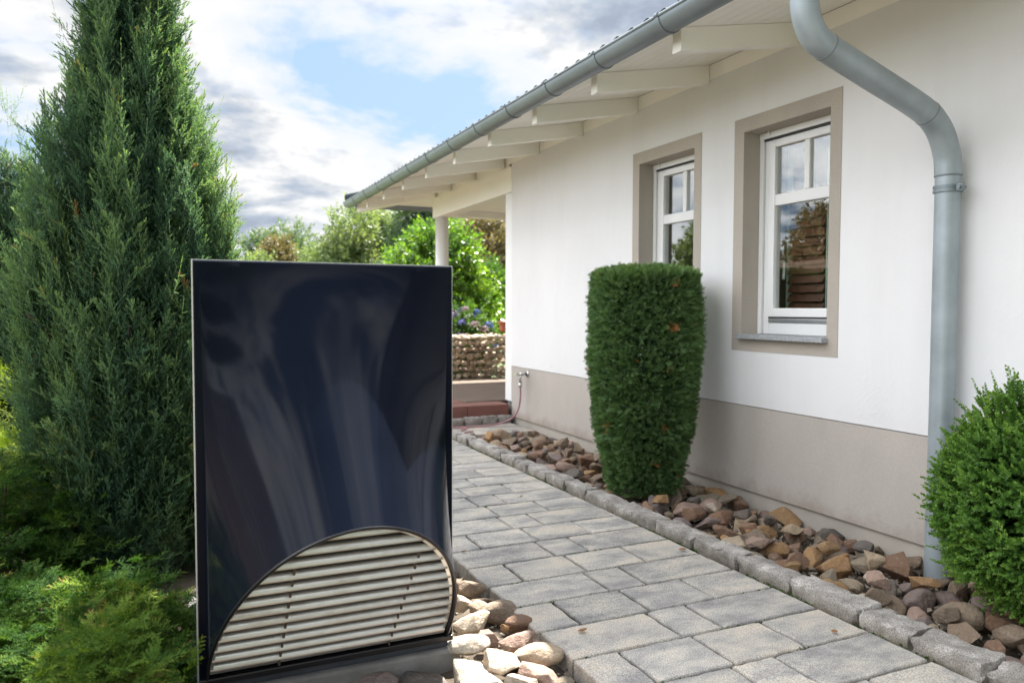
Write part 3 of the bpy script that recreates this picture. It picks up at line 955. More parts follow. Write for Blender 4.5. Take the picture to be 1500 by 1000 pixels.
    g = channel('gutter', Y0, YE, .078, .003, 0, 1)
    g.tube([(GX - .078, Y0, 2.887), (GX - .078, YE, 2.887)], .009, 12)
    g.box(GX + .0752, GX + .079, Y0, YE, 2.885, 2.93)
    n = 18
    cap = [(GX + .078 * math.cos(math.pi + math.pi * k / n), 2.885 + .078 * math.sin(math.pi + math.pi * k / n)) for k in range(n + 1)]
    g.prism(cap, 'y', YE, YE + .003)
    g.build('gutter', M['zinc'], root, True)
    bpy.context.view_layer.objects.active = None
    gf = channel('gutter', GX + .08, 9.2, .078, .003, 0, 1, 'x', YE - .078)
    gf.tube([(GX + .08, YE, 2.887), (9.2, YE, 2.887)], .009, 12)
    gf.build('gutter', M['zinc'], root, True)
    for o in root.children:
        if o.name.startswith('gutter'): o.data.set_sharp_from_angle(angle=R(40))
    bk = [3.515 + .683 * k for k in range(-5, 12)]
    for y in bk:
        m = channel('gutter_bracket', y - .014, y + .014, .0835, .004, -.02, .97)
        m.box(GX + .079, GX + .083, y - .012, y + .012, 2.885, 2.93)
        m.tube([(GX - .083, y - .014, 2.890), (GX - .083, y + .014, 2.890)], .012, 12)
        o = m.build('gutter_bracket', M['zinc'], root, True); o.data.set_sharp_from_angle(angle=R(40))
    MB().box(2.612, 2.640, Y0, ysof + .02, 2.885, 2.945).build('fascia', M['soffit'], root)
    MB().box(2.642, 9.2, ysof + .002, ysof + .03, 2.885, 2.945).build('fascia', M['soffit'], root)
    # roof: rolled tiles, their noses hanging over the gutter
    p = .1610
    prof = []
    ny = int((YE - .05 - Y0) / p)
    V = []; F = []
    rows = 14
    per = 8
    cols = ny * per + 1
    RUN = 4.2
    for r_ in range(rows):
        for lo in (0, 1):
            d = RUN * (r_ + lo) / rows
            lift = .018 if lo == 0 else .0
            for c in range(cols):
                y = Y0 + c * p / per
                q = (c % per) / per
                w = .016 * max(0, math.cos((q - .5) * 2 * math.pi * .9)) if .2 < q < .8 else 0
                yy = min(y, YE - .05 - max(0, d - .02))
                V.append((GX + .006 + d, yy, 2.930 + PIT * d + w + lift))
    for k in range(rows * 2 - 1):
        for c in range(cols - 1):
            F.append((k * cols + c, k * cols + c + 1, (k + 1) * cols + c + 1, (k + 1) * cols + c))
    b = len(V)
    for c in range(cols):                                      # thickness of the nose
        x, y, z = V[c]; V.append((x + .002, y, z - .022))
    for c in range(cols - 1): F.append((b + c, b + c + 1, c + 1, c))
    b = len(V)
    V += [(GX + .02, YE - .04, 2.945), (9.2, YE - .04, 2.945), (9.2, YE - .04 - RUN, 2.945 + PIT * RUN), (GX + .02 + RUN, YE - .04 - RUN, 2.945 + PIT * RUN)]
    F.append((b, b + 1, b + 2, b + 3))
    b = len(V)
    V += [(GX + .006 + RUN, Y0, 2.938 + PIT * RUN), (9.2, Y0, 2.938 + PIT * RUN - .2), (9.2, YE - RUN, 2.938 + PIT * RUN - .2), (GX + .006 + RUN, YE - RUN, 2.938 + PIT * RUN)]
    F.append((b, b + 1, b + 2, b + 3))
    MB().add(V, F).build('roof', M['roof'], root, fix=False)
    rd = MB().add([(2.63, Y0, 2.90), (6.7, Y0, 3.66), (6.7, 7.4, 3.66), (2.63, ysof, 2.90), (9.2, ysof, 2.90), (9.2, 7.4, 3.66)], [(0, 1, 2, 3), (3, 2, 5, 4)])
    rd.build('roof_deck', M['dark'], root, fix=False)
    hc = MB().tube([(GX - .02, YE + .01, 2.955), (GX + 2.0, YE - 2.0, 2.955 + 2.0 * PIT)], .065, 12)
    hc.build('hip_cap', M['roof'], root, True)
    # downpipe with swan neck
    Yp = 2.542
    path = smooth_path([(2.533, Yp, 2.83), (2.533, Yp, 2.72), (2.536, Yp, 2.63), (2.556, Yp, 2.55), (2.60, Yp, 2.488), (2.67, Yp, 2.452), (2.80, Yp, 2.410), (2.966, Yp, 2.357), (3.14, Yp, 2.302), (3.27, Yp, 2.258), (3.36, Yp, 2.215), (3.43, Yp, 2.145), (3.474, Yp, 2.05), (3.487, Yp, 1.95)], 5)
    pipe = MB().tube(path, .0605, 32)
    pipe.tube([(3.487, Yp, 1.9495), (3.487, Yp, 1.2), (3.487, Yp, .16)], .0575, 32)
    pipe.tube([(3.487, Yp, .30), (3.487, Yp, -.25)], .0612, 32)
    for q in (.9, ):
        pass
    i1, i2, i3 = path[28], path[50], path[-1]
    o = pipe.build('downpipe', M['pipe'], root, True); o.data.set_sharp_from_angle(angle=R(40))
    def ring(pt, tan, nm, r=.0632, hw=.004):
        t = Vector(tan).normalized() * hw
        o = MB().tube([Vector(pt) - t * 1.6, Vector(pt) - t, Vector(pt) + t, Vector(pt) + t * 1.6], [r - .0026, r, r, r - .0026], 32, False).build(nm, M['zinc'], root, True)
    ring(path[25], path[26] - path[24], 'pipe_seam', .0622, .003)
    ring(path[48], path[49] - path[47], 'pipe_seam', .0622, .003)
    ring(path[-1], (0, 0, 1), 'pipe_seam', .0622, .003)
    cl = MB()
    cz = 1.885
    for dz in (-.011, .011): cl.tube([(3.487, Yp, cz + dz - .006), (3.487, Yp, cz + dz + .006)], .0655, 32)
    cl.tube([(3.487, Yp, cz - .016), (3.487, Yp, cz + .016)], .0628, 32)
    cl.box(3.463, 3.481, Yp - .092, Yp - .060, cz - .016, cz + .016)
    cl.tube([(3.45, Yp - .08, cz), (3.50, Yp - .08, cz)], .009, 10)
    cl.tube([(3.54, Yp, cz), (3.584, Yp, cz)], .006, 10)
    cl.build('pipe_clamp', M['zinc'], root, True).data.set_sharp_from_angle(angle=R(40))
house()

def indoor():
    # pale curtain panels and a brown slatted chest seen through the near window
    for i, (y0, y1, lab) in enumerate(((4.012, 4.040, 'narrow pale green curtain edge behind the near window, on the side away from the downpipe'), (3.668, 3.692, 'narrow pale green curtain edge behind the near window, on the downpipe side'))):
        V = []; F = []; n = 40
        for k in range(n + 1):
            t = k / n
            for z, fl in ((1.16, 1.12), (1.35, 1.0), (2.6, .9)):
                yc = (y0 + y1) / 2
                V.append((3.93 + .016 * math.sin(t * 5), yc + (t - .5) * (y1 - y0) * fl, z))
        for k in range(n):
            for j in range(2): F.append((k * 3 + j, k * 3 + 3 + j, k * 3 + 4 + j, k * 3 + 1 + j))
        o = MB().add(V, F).build('curtain', M['curtain'], None, True)
        so = o.modifiers.new('thickness', 'SOLIDIFY'); so.thickness = .002
        tag(o, lab, 'curtain')
    root = empty('slatted_blind', (3.90, 3.85, 1.15))
    tag(root, 'reddish brown slatted blind lowered behind the lower pane of the near window', 'blind')
    sl = MB()
    for k in range(14):
        z = 1.165 + k * .062
        sl.add([(3.892, 3.700, z), (3.892, 4.008, z), (3.916, 4.008, z + .050), (3.916, 3.700, z + .050), (3.896, 3.700, z - .002), (3.896, 4.008, z - .002), (3.920, 4.008, z + .048), (3.920, 3.700, z + .048)],
               [(0, 1, 2, 3), (4, 7, 6, 5), (0, 4, 5, 1), (2, 6, 7, 3), (0, 3, 7, 4), (1, 5, 6, 2)])
    sl.build('slats', M['brown'], root)
    MB().box(3.888, 3.925, 3.696, 4.011, 2.035, 2.07).build('head_rail', M['brown'], root)
    for yy in (3.76, 3.95): MB().tube([(3.905, yy, 1.15), (3.905, yy, 2.035)], .0012, 6).build('ladder_cord', M['gasket'], root)
indoor()

def tap_and_hose():
    root = empty('garden_tap', (3.58, 7.50, .58))
    tag(root, 'chrome garden tap on the plinth near the house corner', 'tap')
    x = 3.585
    MB().tube([(x, 7.50, .585), (x - .012, 7.50, .585)], .032, 20).tube([(x - .012, 7.50, .585), (x - .10, 7.50, .585)], .017, 16).build('tap_body', M['chrome'], root, True)
    MB().tube([(x - .085, 7.50, .585), (x - .09, 7.50, .54), (x - .09, 7.50, .49)], .014, 14).tube([(x - .09, 7.50, .488), (x - .09, 7.50, .44)], .019, 14).build('spout', M['chrome'], root, True)
    MB().tube([(x - .10, 7.50, .585), (x - .125, 7.50, .585)], [.015, .012], 14).box(x - .150, x - .126, 7.468, 7.532, .567, .603).build('handle', M['chrome'], root)
    pts = [(x - .09, 7.50, .438), (x - .09, 7.50, .33), (x - .105, 7.52, .20), (x - .16, 7.56, .10), (x - .30, 7.62, .035), (x - .5, 7.66, .016), (x - .75, 7.68, .016), (x - 1.0, 7.66, .016), (x - 1.25, 7.55, .016), (x - 1.3, 7.42, .016), (x - 1.1, 7.36, .016), (x - .85, 7.42, .018),
           (x - .72, 7.50, .03), (x - .9, 7.60, .034), (x - 1.15, 7.58, .03), (x - 1.4, 7.46, .016), (x - 1.25, 7.33, .022), (x - .95, 7.30, .016), (x - .7, 7.36, .016)]
    o = MB().tube(smooth_path(pts, 8), .0095, 10).build('garden_hose', M['hose'], None, True)
    tag(o, 'dull pink garden hose hanging from the tap and coiled on the paving', 'hose')
tap_and_hose()

# ------------------------------------------------------------------ heat pump
def heat_pump():
    xc, y0, a, b, z0, h, hw, zt = .525, 2.69, .425, .505, .06, .60, .447, 1.455
    root = empty('heat_pump', (xc, y0, 0))
    tag(root, 'dark blue outdoor heat pump with a curved glossy front and an arched aluminium grille', 'heat pump')
    # front panel: ruled between the straight top edge and the forward-leaning arch
    NU, NV = 96, 48
    V = []; F = []
    phis = [-math.pi / 2 + math.pi * i / NU for i in range(NU + 1)]
    xb, a = .525, .425
    def P(i, v):
        s = max(0, math.cos(phis[i])); u = math.sin(phis[i])
        T = Vector((xb + a * u, y0, zt)); A = Vector((xb + a * u, y0 - b * s, z0 + h * s))
        Q = T.lerp(A, v)
        sv = s ** 1.7 * (1 - v * v) + s * v * v
        Q.y = y0 - b * sv * v ** 1.35
        return Q
    rows = []
    # rounded return at the top
    top_ret = [(.045, -.001), (.0045, .0), (.0005, -.004), (.0, -.0055)]
    for dy, dz in top_ret:
        rows.append([Vector((P(i, 0).x, y0 + dy, zt + dz)) for i in range(NU + 1)])
    for j in range(NV + 1):
        v = .006 + (1 - .006) * j / NV
        rows.append([P(i, v) for i in range(NU + 1)])
    # returns at both sides
    side = [(.05, .004), (.005, .0)]
    out = []
    for r in rows:
        L, Rr = r[0], r[-1]
        yy = L.y
        out.append([Vector((xc - hw + q, yy + d, L.z)) for d, q in side] + [Vector((xc - hw + .003, yy, L.z)), Vector((L.x - .006, yy, L.z))] + r +
                   [Vector((Rr.x + .006, yy, Rr.z)), Vector((xc + hw - .003, yy, Rr.z))] + [Vector((xc + hw - q, yy + d, Rr.z)) for d, q in side[::-1]])
    w = len(out[0])
    for r in out: V += r
    for j in range(len(out) - 1):
        for i in range(w - 1): F.append((j * w + i, j * w + i + 1, (j + 1) * w + i + 1, (j + 1) * w + i))
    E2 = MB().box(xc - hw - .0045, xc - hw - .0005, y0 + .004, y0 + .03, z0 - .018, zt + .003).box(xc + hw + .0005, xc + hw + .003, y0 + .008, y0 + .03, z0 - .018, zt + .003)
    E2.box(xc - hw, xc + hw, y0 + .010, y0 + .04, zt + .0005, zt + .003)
    for nm, i in (('edge_glint_strip', 0), ('edge_glint_strip', 1), ('edge_glint_strip', 2)):  # pale strips added to paint the sky glint along the casing edges
        MB().add(E2.v[i * 8:i * 8 + 8], [tuple(k - i * 8 for k in f) for f in E2.f[i * 6:i * 6 + 6]]).build(nm, M['edge_glint'], root)
    # folded lip of the arch
    MBp = MB().add(V, F)
    inn = Vector((0, h, b)).normalized()                        # into the opening, square to the grille plane
    pl = Vector((0, -b, h)).normalized()
    MBp.build('front_panel', M['navy'], root, True).data.set_sharp_from_angle(angle=R(25))
    def arch(sc, dep, dz=0):
        pts = []
        for p_ in phis:
            s = max(0, math.cos(p_)); u = math.sin(p_)
            pts.append(Vector((xb + a * sc * u, y0 - b * s * sc, z0 + h * s * sc)) + inn * dep)
        return pts
    n = NU + 1
    lip = MB()
    A0, A1, A2 = arch(1.0, 0), arch(.985, .006), arch(.975, .060)
    lip.add(A0 + A1 + A2, [(r * n + i, r * n + i + 1, (r + 1) * n + i + 1, (r + 1) * n + i) for r in (0, 1) for i in range(n - 1)])
    lip.tube(arch(.992, -.001), .006, 8)
    lip.build('arch_trim', M['rubber'], root, True)
    # grille: bent louvres in the leaning plane of the arch
    gr = MB()
    Lp = math.hypot(b, h)
    NS = 12
    aa = a * .972
    sec = [(.032, .0140), (.019, .0148), (.011, .0130), (.0055, .0088), (.002, .002), (.0005, -.005), (.000, -.011), (.0025, -.011), (.0035, -.003), (.0045, .003), (.007, .007), (.012, .0102), (.019, .0118), (.032, .0110)]
    for k in range(NS):
        t = (k + .55) / (NS + .1)
        for_pts = []
        half = aa * math.sqrt(max(0.0004, 1 - min(.999, t + .02) ** 2))
        ring = []
        for sgn in (-1, 1):
            for q, d in sec:
                tt = t * Lp * .975
                s_here = min(.999, (tt + max(0, d) * .9) / (Lp * .975))
                hx = aa * math.sqrt(max(.0002, 1 - max(0, s_here) ** 2))
                ring.append(Vector((xb + sgn * hx, y0 + q, z0 + d)) + pl * tt + inn * .016)
        m = len(sec)
        gr.add(ring, [(i, (i + 1) % m, m + (i + 1) % m, m + i) for i in range(m)] + [tuple(range(m))[::-1], tuple(range(m, 2 * m))])
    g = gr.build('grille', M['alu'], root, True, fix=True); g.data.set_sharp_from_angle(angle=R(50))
    grime_shade = np.zeros((len(g.data.vertices), 3), np.float32)
    for kk, vv in ((5, .12), (6, 1.0), (7, 1.0), (8, .8), (0, .9), (1, .6), (2, .25), (13, .9)): grime_shade[np.arange(len(grime_shade)) % m == kk] = vv       # grime along the folded lips; inner edges darkened to paint in shade
    tint_attr(g.data, grime_shade)
    fl = MB()
    bx = [Vector((xb + sx * aa, y0, z0)) + pl * q + inn * d for sx in (-1, 1) for q, d in ((.004, .012), (.026, .012), (.026, .03), (.004, .03))]
    fl.add(bx, [(0, 1, 5, 4), (1, 2, 6, 5), (2, 3, 7, 6), (3, 0, 4, 7), (0, 3, 2, 1), (4, 5, 6, 7)])
    A3, A4, A5 = arch(.973, .014), arch(.950, .014), arch(.950, .03)
    fl.add(A3 + A4 + A5, [(r * n + i, r * n + i + 1, (r + 1) * n + i + 1, (r + 1) * n + i) for r in (0, 1) for i in range(n - 1)])
    fl.build('grille_frame', M['alu'], root)
    back = MB().add(arch(.972, .10) + [Vector((xc, y0, z0)) + inn * .10], [tuple(range(n))])
    back.build('inner_screen', M['rubber'], root)
    for sx in (-.19, .20):
        for k in range(NS - 2):
            br = MB()
            t = (k + .55) / (NS + .1) * Lp * .975
            c = Vector((xb + sx, y0 + .010, z0 - .004)) + pl * t + inn * .016
            br.tube([c, c + Vector((0, .004, -.030))], [.006, .0045], 8)
            br.build('grille_pin', M['bark'], root)
    # little fixing holes read as dark dots
    # casing behind, tapering slightly to the back
    x0, x1 = xc - hw + .012, xc + hw - .012
    c = MB()
    c.add([(x0, y0 + .012, .05), (x1, y0 + .012, .05), (x1 - .06, 3.62, .05), (x0 + .06, 3.62, .05), (x0, y0 + .012, zt - .004), (x1, y0 + .012, zt - .004), (x1 - .06, 3.62, zt - .004), (x0 + .06, 3.62, zt - .004)],
          [(3, 2, 6, 7), (0, 3, 7, 4), (2, 1, 5, 6), (4, 7, 6, 5), (0, 1, 2, 3)])
    c.build('casing', M['navy'], root)
    MB().box(xc - hw, xc + hw, y0 - .008, y0 + .05, z0 - .020, z0 + .001).build('bottom_trim', M['rubber'], root, bevel=.004)
    MB().box(xc - .42, xc + .43, y0 + .006, 3.58, .013, z0 - .021).build('base_rail', M['base'], root, bevel=.004)
heat_pump()
bl = MB().box(.06, 1.0, 2.672, 3.66, -.30, .012)
blo = bl.build('concrete_block', M['concrete'], bevel=.012)
tag(blo, 'rough grey concrete block carrying the heat pump', 'concrete block')

# ------------------------------------------------------------------ vegetation
def frame_from(D, rng):
    """(n,3) directions -> (n,3,3) rotation matrices whose third column is the direction, random roll"""
    D = D / np.linalg.norm(D, axis=1, keepdims=True)
    ref = rng.normal(size=D.shape)
    X = np.cross(ref, D); X /= np.linalg.norm(X, axis=1, keepdims=True)
    Y = np.cross(D, X)
    return np.stack([X, Y, D], axis=2)

def frame_flat(D, N):
    """third column = direction, second column ~ N (the flat side's normal)"""
    D = D / np.linalg.norm(D, axis=1, keepdims=True)
    X = np.cross(N, D); X /= np.linalg.norm(X, axis=1, keepdims=True) + 1e-9
    Y = np.cross(D, X)
    return np.stack([X, Y, D], axis=2)

class Cloud:
    def __init__(s): s.V = []; s.F = []; s.T = []; s.b = 0
    def add(s, tmpl, Mx, P, S, tint, tip=.35):
        """tmpl = (V, F, t): t is 0 at the base, 1 at the tip; instances at P with rotation Mx and scale S"""
        v, f, t = tmpl
        n = len(P)
        S = np.broadcast_to(np.asarray(S, float), (n,))
        W = np.einsum('nij,kj->nki', Mx, v) * S[:, None, None] + P[:, None, :]
        s.V.append(W.reshape(-1, 3))
        s.F.append((f[None] + (np.arange(n) * len(v))[:, None, None] + s.b).reshape(-1, f.shape[1]))
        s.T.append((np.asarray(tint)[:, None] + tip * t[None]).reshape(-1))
        s.b += n * len(v)
    def build(s, name, mat, parent=None):
        return array_mesh(name, np.concatenate(s.V), np.concatenate(s.F), np.concatenate(s.T), mat, parent)

def t_join(parts):
    V = []; F = []; T = []; b = 0
    for v, f, t in parts:
        V.append(v); F.append(f + b); T.append(t); b += len(v)
    return np.concatenate(V), np.concatenate(F), np.concatenate(T)

def needle_sprig(rng, L=.06, n=22, nl=.012, w=.0016, ang=45, curve=.0):
    """twig with pointed needles all round (triangles)"""
    V = []; F = []; T = []
    for i in range(n):
        t = (i + .5) / n
        az = i * 2.4 + rng.uniform(-.3, .3)
        an = R(ang + rng.uniform(-12, 12)) * (1 - .45 * t)
        rad = np.array([math.cos(az), math.sin(az), 0.0])
        d = np.array([0, 0, math.cos(an)]) + rad * math.sin(an)
        p = np.array([curve * t * t, 0, t * L])
        sd = np.cross(d, rad + np.array([0, 0, .01])); sd /= np.linalg.norm(sd) + 1e-9
        l = nl * rng.uniform(.75, 1.15)
        k = len(V)
        V += [p - sd * w, p + sd * w, p + d * l]; F.append((k, k + 1, k + 2)); T += [t * .6, t * .6, t]
    return np.array(V), np.array(F), np.array(T)

def plume(rng, L=.26, ns=15, drop=.02, nl=.012, w=.0017, sl=.075):
    """upright branchlet: a bending stem with sprigs that shorten towards the tip"""
    parts = []
    bend = rng.uniform(.3, 1.0) * drop
    for i in range(ns):
        t = (i + .3) / ns
        az = i * 2.4 + rng.uniform(-.4, .4)
        sp = needle_sprig(rng, sl * (1.12 - .75 * t) * rng.uniform(.7, 1.2), 15, nl, w, 48)
        an = R(rng.uniform(26, 52)) * (1.05 - .55 * t)
        d = np.array([[math.cos(az) * math.sin(an), math.sin(az) * math.sin(an), math.cos(an)]])
        m = frame_from(d, np.random.default_rng(rng.randint(0, 1 << 30)))[0]
        p = np.array([bend * t * t * 4, 0, t * L])
        parts.append((sp[0] @ m.T + p, sp[1], np.clip(sp[2] * .5 + t * .5, 0, 1)))
    st = needle_sprig(rng, L * 1.1, int(L * 260), nl, w, 40)
    v = st[0].copy(); tz = v[:, 2] / L; v[:, 0] += bend * tz * tz * 4
    parts.append((v, st[1], np.clip(tz, 0, 1)))
    return t_join(parts)

def lean_tip(rng, L=.30, n=70, nl=.010):
    """thin drooping leader that sticks out of the outline"""
    v, f, t = needle_sprig(rng, L, n, nl, .0016, 42)
    v = v.copy(); z = np.clip(v[:, 2] / L, 0, 1.1)
    v[:, 0] += .10 * z ** 2.2
    parts = [(v, f, z)]
    for i in range(8):
        q = .1 + .09 * i
        s = needle_sprig(rng, .05 * (1.2 - q), 12, nl, .0016, 42)
        az = i * 2.4
        d = np.array([[math.cos(az) * .6, math.sin(az) * .6, .75]])
        m = frame_from(d, np.random.default_rng(i))[0]
        parts.append((s[0] @ m.T + np.array([.10 * q ** 2.2, 0, q * L]), s[1], np.full(len(s[0]), q)))
    return t_join(parts)

def flat_spray(rng, L=.20, ns=12, w=.0022, sub=.075, wild=1.0):
    """flat fern-like spray of scale leaves, arching at the tip (quads as triangles)"""
    V = []; F = []; T = []
    def twig(p, d, l, t0, wid, lev):
        k = len(V)
        nseg = 2 if lev < 1 else 1
        up = np.array([0, 1.0, 0])
        sd = np.cross(d, up); sd /= np.linalg.norm(sd) + 1e-9
        for i in range(nseg):
            a = p + d * l * i / nseg - up * (.10 * l) * (i / nseg) ** 2; b_ = p + d * l * (i + 1) / nseg - up * (.10 * l) * ((i + 1) / nseg) ** 2
            wa, wb = wid * (1 - .7 * i / nseg), wid * (1 - .7 * (i + 1) / nseg)
            kk = len(V)
            V.extend([a - sd * wa, a + sd * wa, b_ + sd * wb, b_ - sd * wb])
            F.extend([(kk, kk + 1, kk + 2), (kk, kk + 2, kk + 3)])
            T.extend([t0, t0, min(1, t0 + .25), min(1, t0 + .25)])
        if lev < 1:
            m = 4
            for i in range(m):
                for s in (-1, 1):
                    q = (i + .5 + .25 * s) / m
                    dd = d * math.cos(R(38)) + sd * s * math.sin(R(38)) + up * rng.uniform(-.25, .40) * wild
                    twig(p + d * l * q - up * (.10 * l) * q * q, dd / np.linalg.norm(dd), l * .40 * (1.1 - q * .7) * rng.uniform(.7, 1.2), min(1, t0 + .3 * q), wid * .85, lev + 1)
    twig(np.zeros(3), np.array([0, 0, 1.0]), L, 0, w * .8, 1)
    for i in range(ns):
        s = 1 if i % 2 else -1
        q = (i + .5) / ns
        dd = np.array([s * math.sin(R(40)) * rng.uniform(.7, 1.2), rng.uniform(-.15, .32) * wild, math.cos(R(40)) * rng.uniform(.75, 1.25)])
        twig(np.array([0, -.10 * L * q * q, q * L]), dd / np.linalg.norm(dd), sub * (1.15 - .7 * q) * rng.uniform(.75, 1.2), q * .6, w, 0)
    return np.array(V), np.array(F), np.array(T)

def leaf_shoot(rng, L=.06, n=12, ll=.016, lw=.0045, ang=50, cup=.25):
    """shoot with folded oval leaves in opposite pairs (triangles)"""
    V = []; F = []; T = []
    for i in range(n):
        t = (i // 2 + .5) / (n / 2)
        az = (i % 2) * math.pi + (i // 2) * 1.57 + rng.uniform(-.35, .35)
        an = R(ang + rng.uniform(-14, 14)) * (1.1 - .5 * t)
        rad = np.array([math.cos(az), math.sin(az), 0.0])
        d = np.array([0, 0, math.cos(an)]) + rad * math.sin(an)
        nrm = np.array([0, 0, math.sin(an)]) - rad * math.cos(an)
        sd = np.cross(d, nrm)
        p = np.array([0, 0, t * L]); l = ll * rng.uniform(.7, 1.15) * (1.0 - .25 * t); w = lw * l / ll
        k = len(V)
        f = nrm * w * cup
        pts = [p, p + d * l * .35 + sd * w + f, p + d * l * .72 + sd * w * .8 + f, p + d * l, p + d * l * .72 - sd * w * .8 + f, p + d * l * .35 - sd * w + f, p + d * l * .5]
        V += pts
        F += [(k, k + 1, k + 6), (k + 1, k + 2, k + 6), (k + 2, k + 3, k + 6), (k + 3, k + 4, k + 6), (k + 4, k + 5, k + 6), (k + 5, k, k + 6)]
        T += [t] * 7
    return np.array(V), np.array(F), np.array(T)

def trunk(name, pts, r0, r1, parent, limbs=(), mat='bark'):
    m = MB()
    n = len(pts)
    m.tube(smooth_path(pts, 4), [r0 + (r1 - r0) * i / ((n - 1) * 4) for i in range((n - 1) * 4 + 1)], 12)
    for lp, a, b in limbs:
        k = (len(lp) - 1) * 4
        m.tube(smooth_path(lp, 4), [a + (b - a) * i / k for i in range(k + 1)], 7)
    return m.build(name, M[mat], parent, True)

def juniper(x, y, height, prof, label, seed, n_tuft, per, scale=1.0, mat='needle', tips=150, group=None, lean=0.0):
    """upright juniper: tufts of plumes over a tapering outline; prof(z01) = radius"""
    rng = random.Random(seed); nr = np.random.default_rng(seed)
    root = empty('juniper_tree', (x, y, -.08))
    tag(root, label, 'juniper', group)
    c = Cloud()
    T = [plume(rng, .21 * scale, 14, .02 * scale, .0135 * scale, .0025 * scale, .07 * scale) for _ in range(6)]
    TL = [lean_tip(rng, rng.uniform(.20, .34) * scale, 60, .010 * scale) for _ in range(4)]
    limbs = []
    z0 = .12
    for k in range(n_tuft):
        # tuft centre: denser low, spiral round
        zz = z0 + (height - z0) * (1 - math.sqrt(1 - (k + .5) / n_tuft * .985))
        az = k * 2.39996 + rng.uniform(-.25, .25)
        rr = prof(zz / height)
        jut = rng.choice((rng.uniform(.62, .85), rng.uniform(.9, 1.12), rng.uniform(.9, 1.12)))
        tr = rr * jut
        hh = rng.uniform(.24, .44) * scale * (1.25 - .4 * zz / height)
        wid = min(.105, .06 + .06 * rr) * scale * rng.uniform(.75, 1.2)
        ct = rng.gauss(.27, .14)
        m = int(per * rng.uniform(.75, 1.2))
        u = nr.uniform(-1, 1, m); q = nr.uniform(0, 1, m) ** .5 * np.sqrt(np.clip(1 - u * u, .05, 1)); th = nr.uniform(0, 2 * math.pi, m)
        cx, cy = math.cos(az), math.sin(az)
        rad = np.cos(th) * q * wid * .9; tan = np.sin(th) * q * wid
        # keep the dark heart of the tuft empty: push to the outside shell
        P = np.stack([x + cx * (tr + rad) - cy * tan + lean * zz, y + cy * (tr + rad) + cx * tan, zz + u * hh], 1)
        D = np.stack([cx * (.22 + .50 * (rad / wid)) - cy * .5 * (tan / wid), cy * (.22 + .50 * (rad / wid)) + cx * .5 * (tan / wid), .95 + .25 * u], 1) + nr.normal(size=(m, 3)) * .20
        pick = nr.integers(0, len(T), m)
        tint = np.clip(ct + nr.normal(size=m) * .07, 0, .6)
        for ti in range(len(T)):
            s = pick == ti
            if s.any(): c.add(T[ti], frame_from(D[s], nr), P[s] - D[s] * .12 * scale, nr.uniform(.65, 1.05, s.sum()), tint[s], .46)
        if k % 40 == 7:                                         # a few dead, rusty sprigs
            c.add(T[0], frame_from(D[:2], nr), P[:2], np.array([.5, .45]), np.array([1.0, 1.0]), 0)
        if k % 5 == 0: limbs.append(([(x, y, max(.0, zz - .45)), (x + cx * tr * .5, y + cy * tr * .5, zz - .2), (x + cx * tr, y + cy * tr, zz + .1)], .014, .005))
    # leaders breaking the outline
    m = tips
    zz = z0 + (height - z0) * nr.uniform(.02, 1, m) ** 1.0
    az = nr.uniform(0, 2 * math.pi, m)
    rr = np.array([prof(q / height) for q in zz])
    P = np.stack([x + np.cos(az) * rr * 1.02 + lean * zz, y + np.sin(az) * rr * 1.02, zz], 1)
    D = np.stack([np.cos(az) * .75, np.sin(az) * .75, np.full(m, .9)], 1) + nr.normal(size=(m, 3)) * .15
    pick = nr.integers(0, 4, m)
    for ti in range(4):
        s = pick == ti
        c.add(TL[ti], frame_flat(D[s], np.cross(np.stack([np.cos(az[s]), np.sin(az[s]), np.zeros(s.sum())], 1), np.array([[0, 0, 1.0]]))), P[s], nr.uniform(.7, 1.1, s.sum()), np.full(s.sum(), .42), .4)
    c.build('foliage', M[mat], root)
    # dense twiggy heart, so that no sky shows straight through
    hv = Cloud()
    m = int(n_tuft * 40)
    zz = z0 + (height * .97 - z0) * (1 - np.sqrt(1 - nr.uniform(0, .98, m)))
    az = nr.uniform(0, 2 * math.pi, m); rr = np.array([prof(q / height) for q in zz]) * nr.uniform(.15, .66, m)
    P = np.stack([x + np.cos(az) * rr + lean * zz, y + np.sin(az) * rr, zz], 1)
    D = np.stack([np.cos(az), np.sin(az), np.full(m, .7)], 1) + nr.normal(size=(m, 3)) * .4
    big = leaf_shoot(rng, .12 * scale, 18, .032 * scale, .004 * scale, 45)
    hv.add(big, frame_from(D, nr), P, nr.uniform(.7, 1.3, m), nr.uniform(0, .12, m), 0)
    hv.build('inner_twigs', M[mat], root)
    trunk('trunk', [(x, y, -.12), (x, y, height * .4), (x + lean * height * .8, y, height * .85)], .06 * scale, .012, root, limbs)

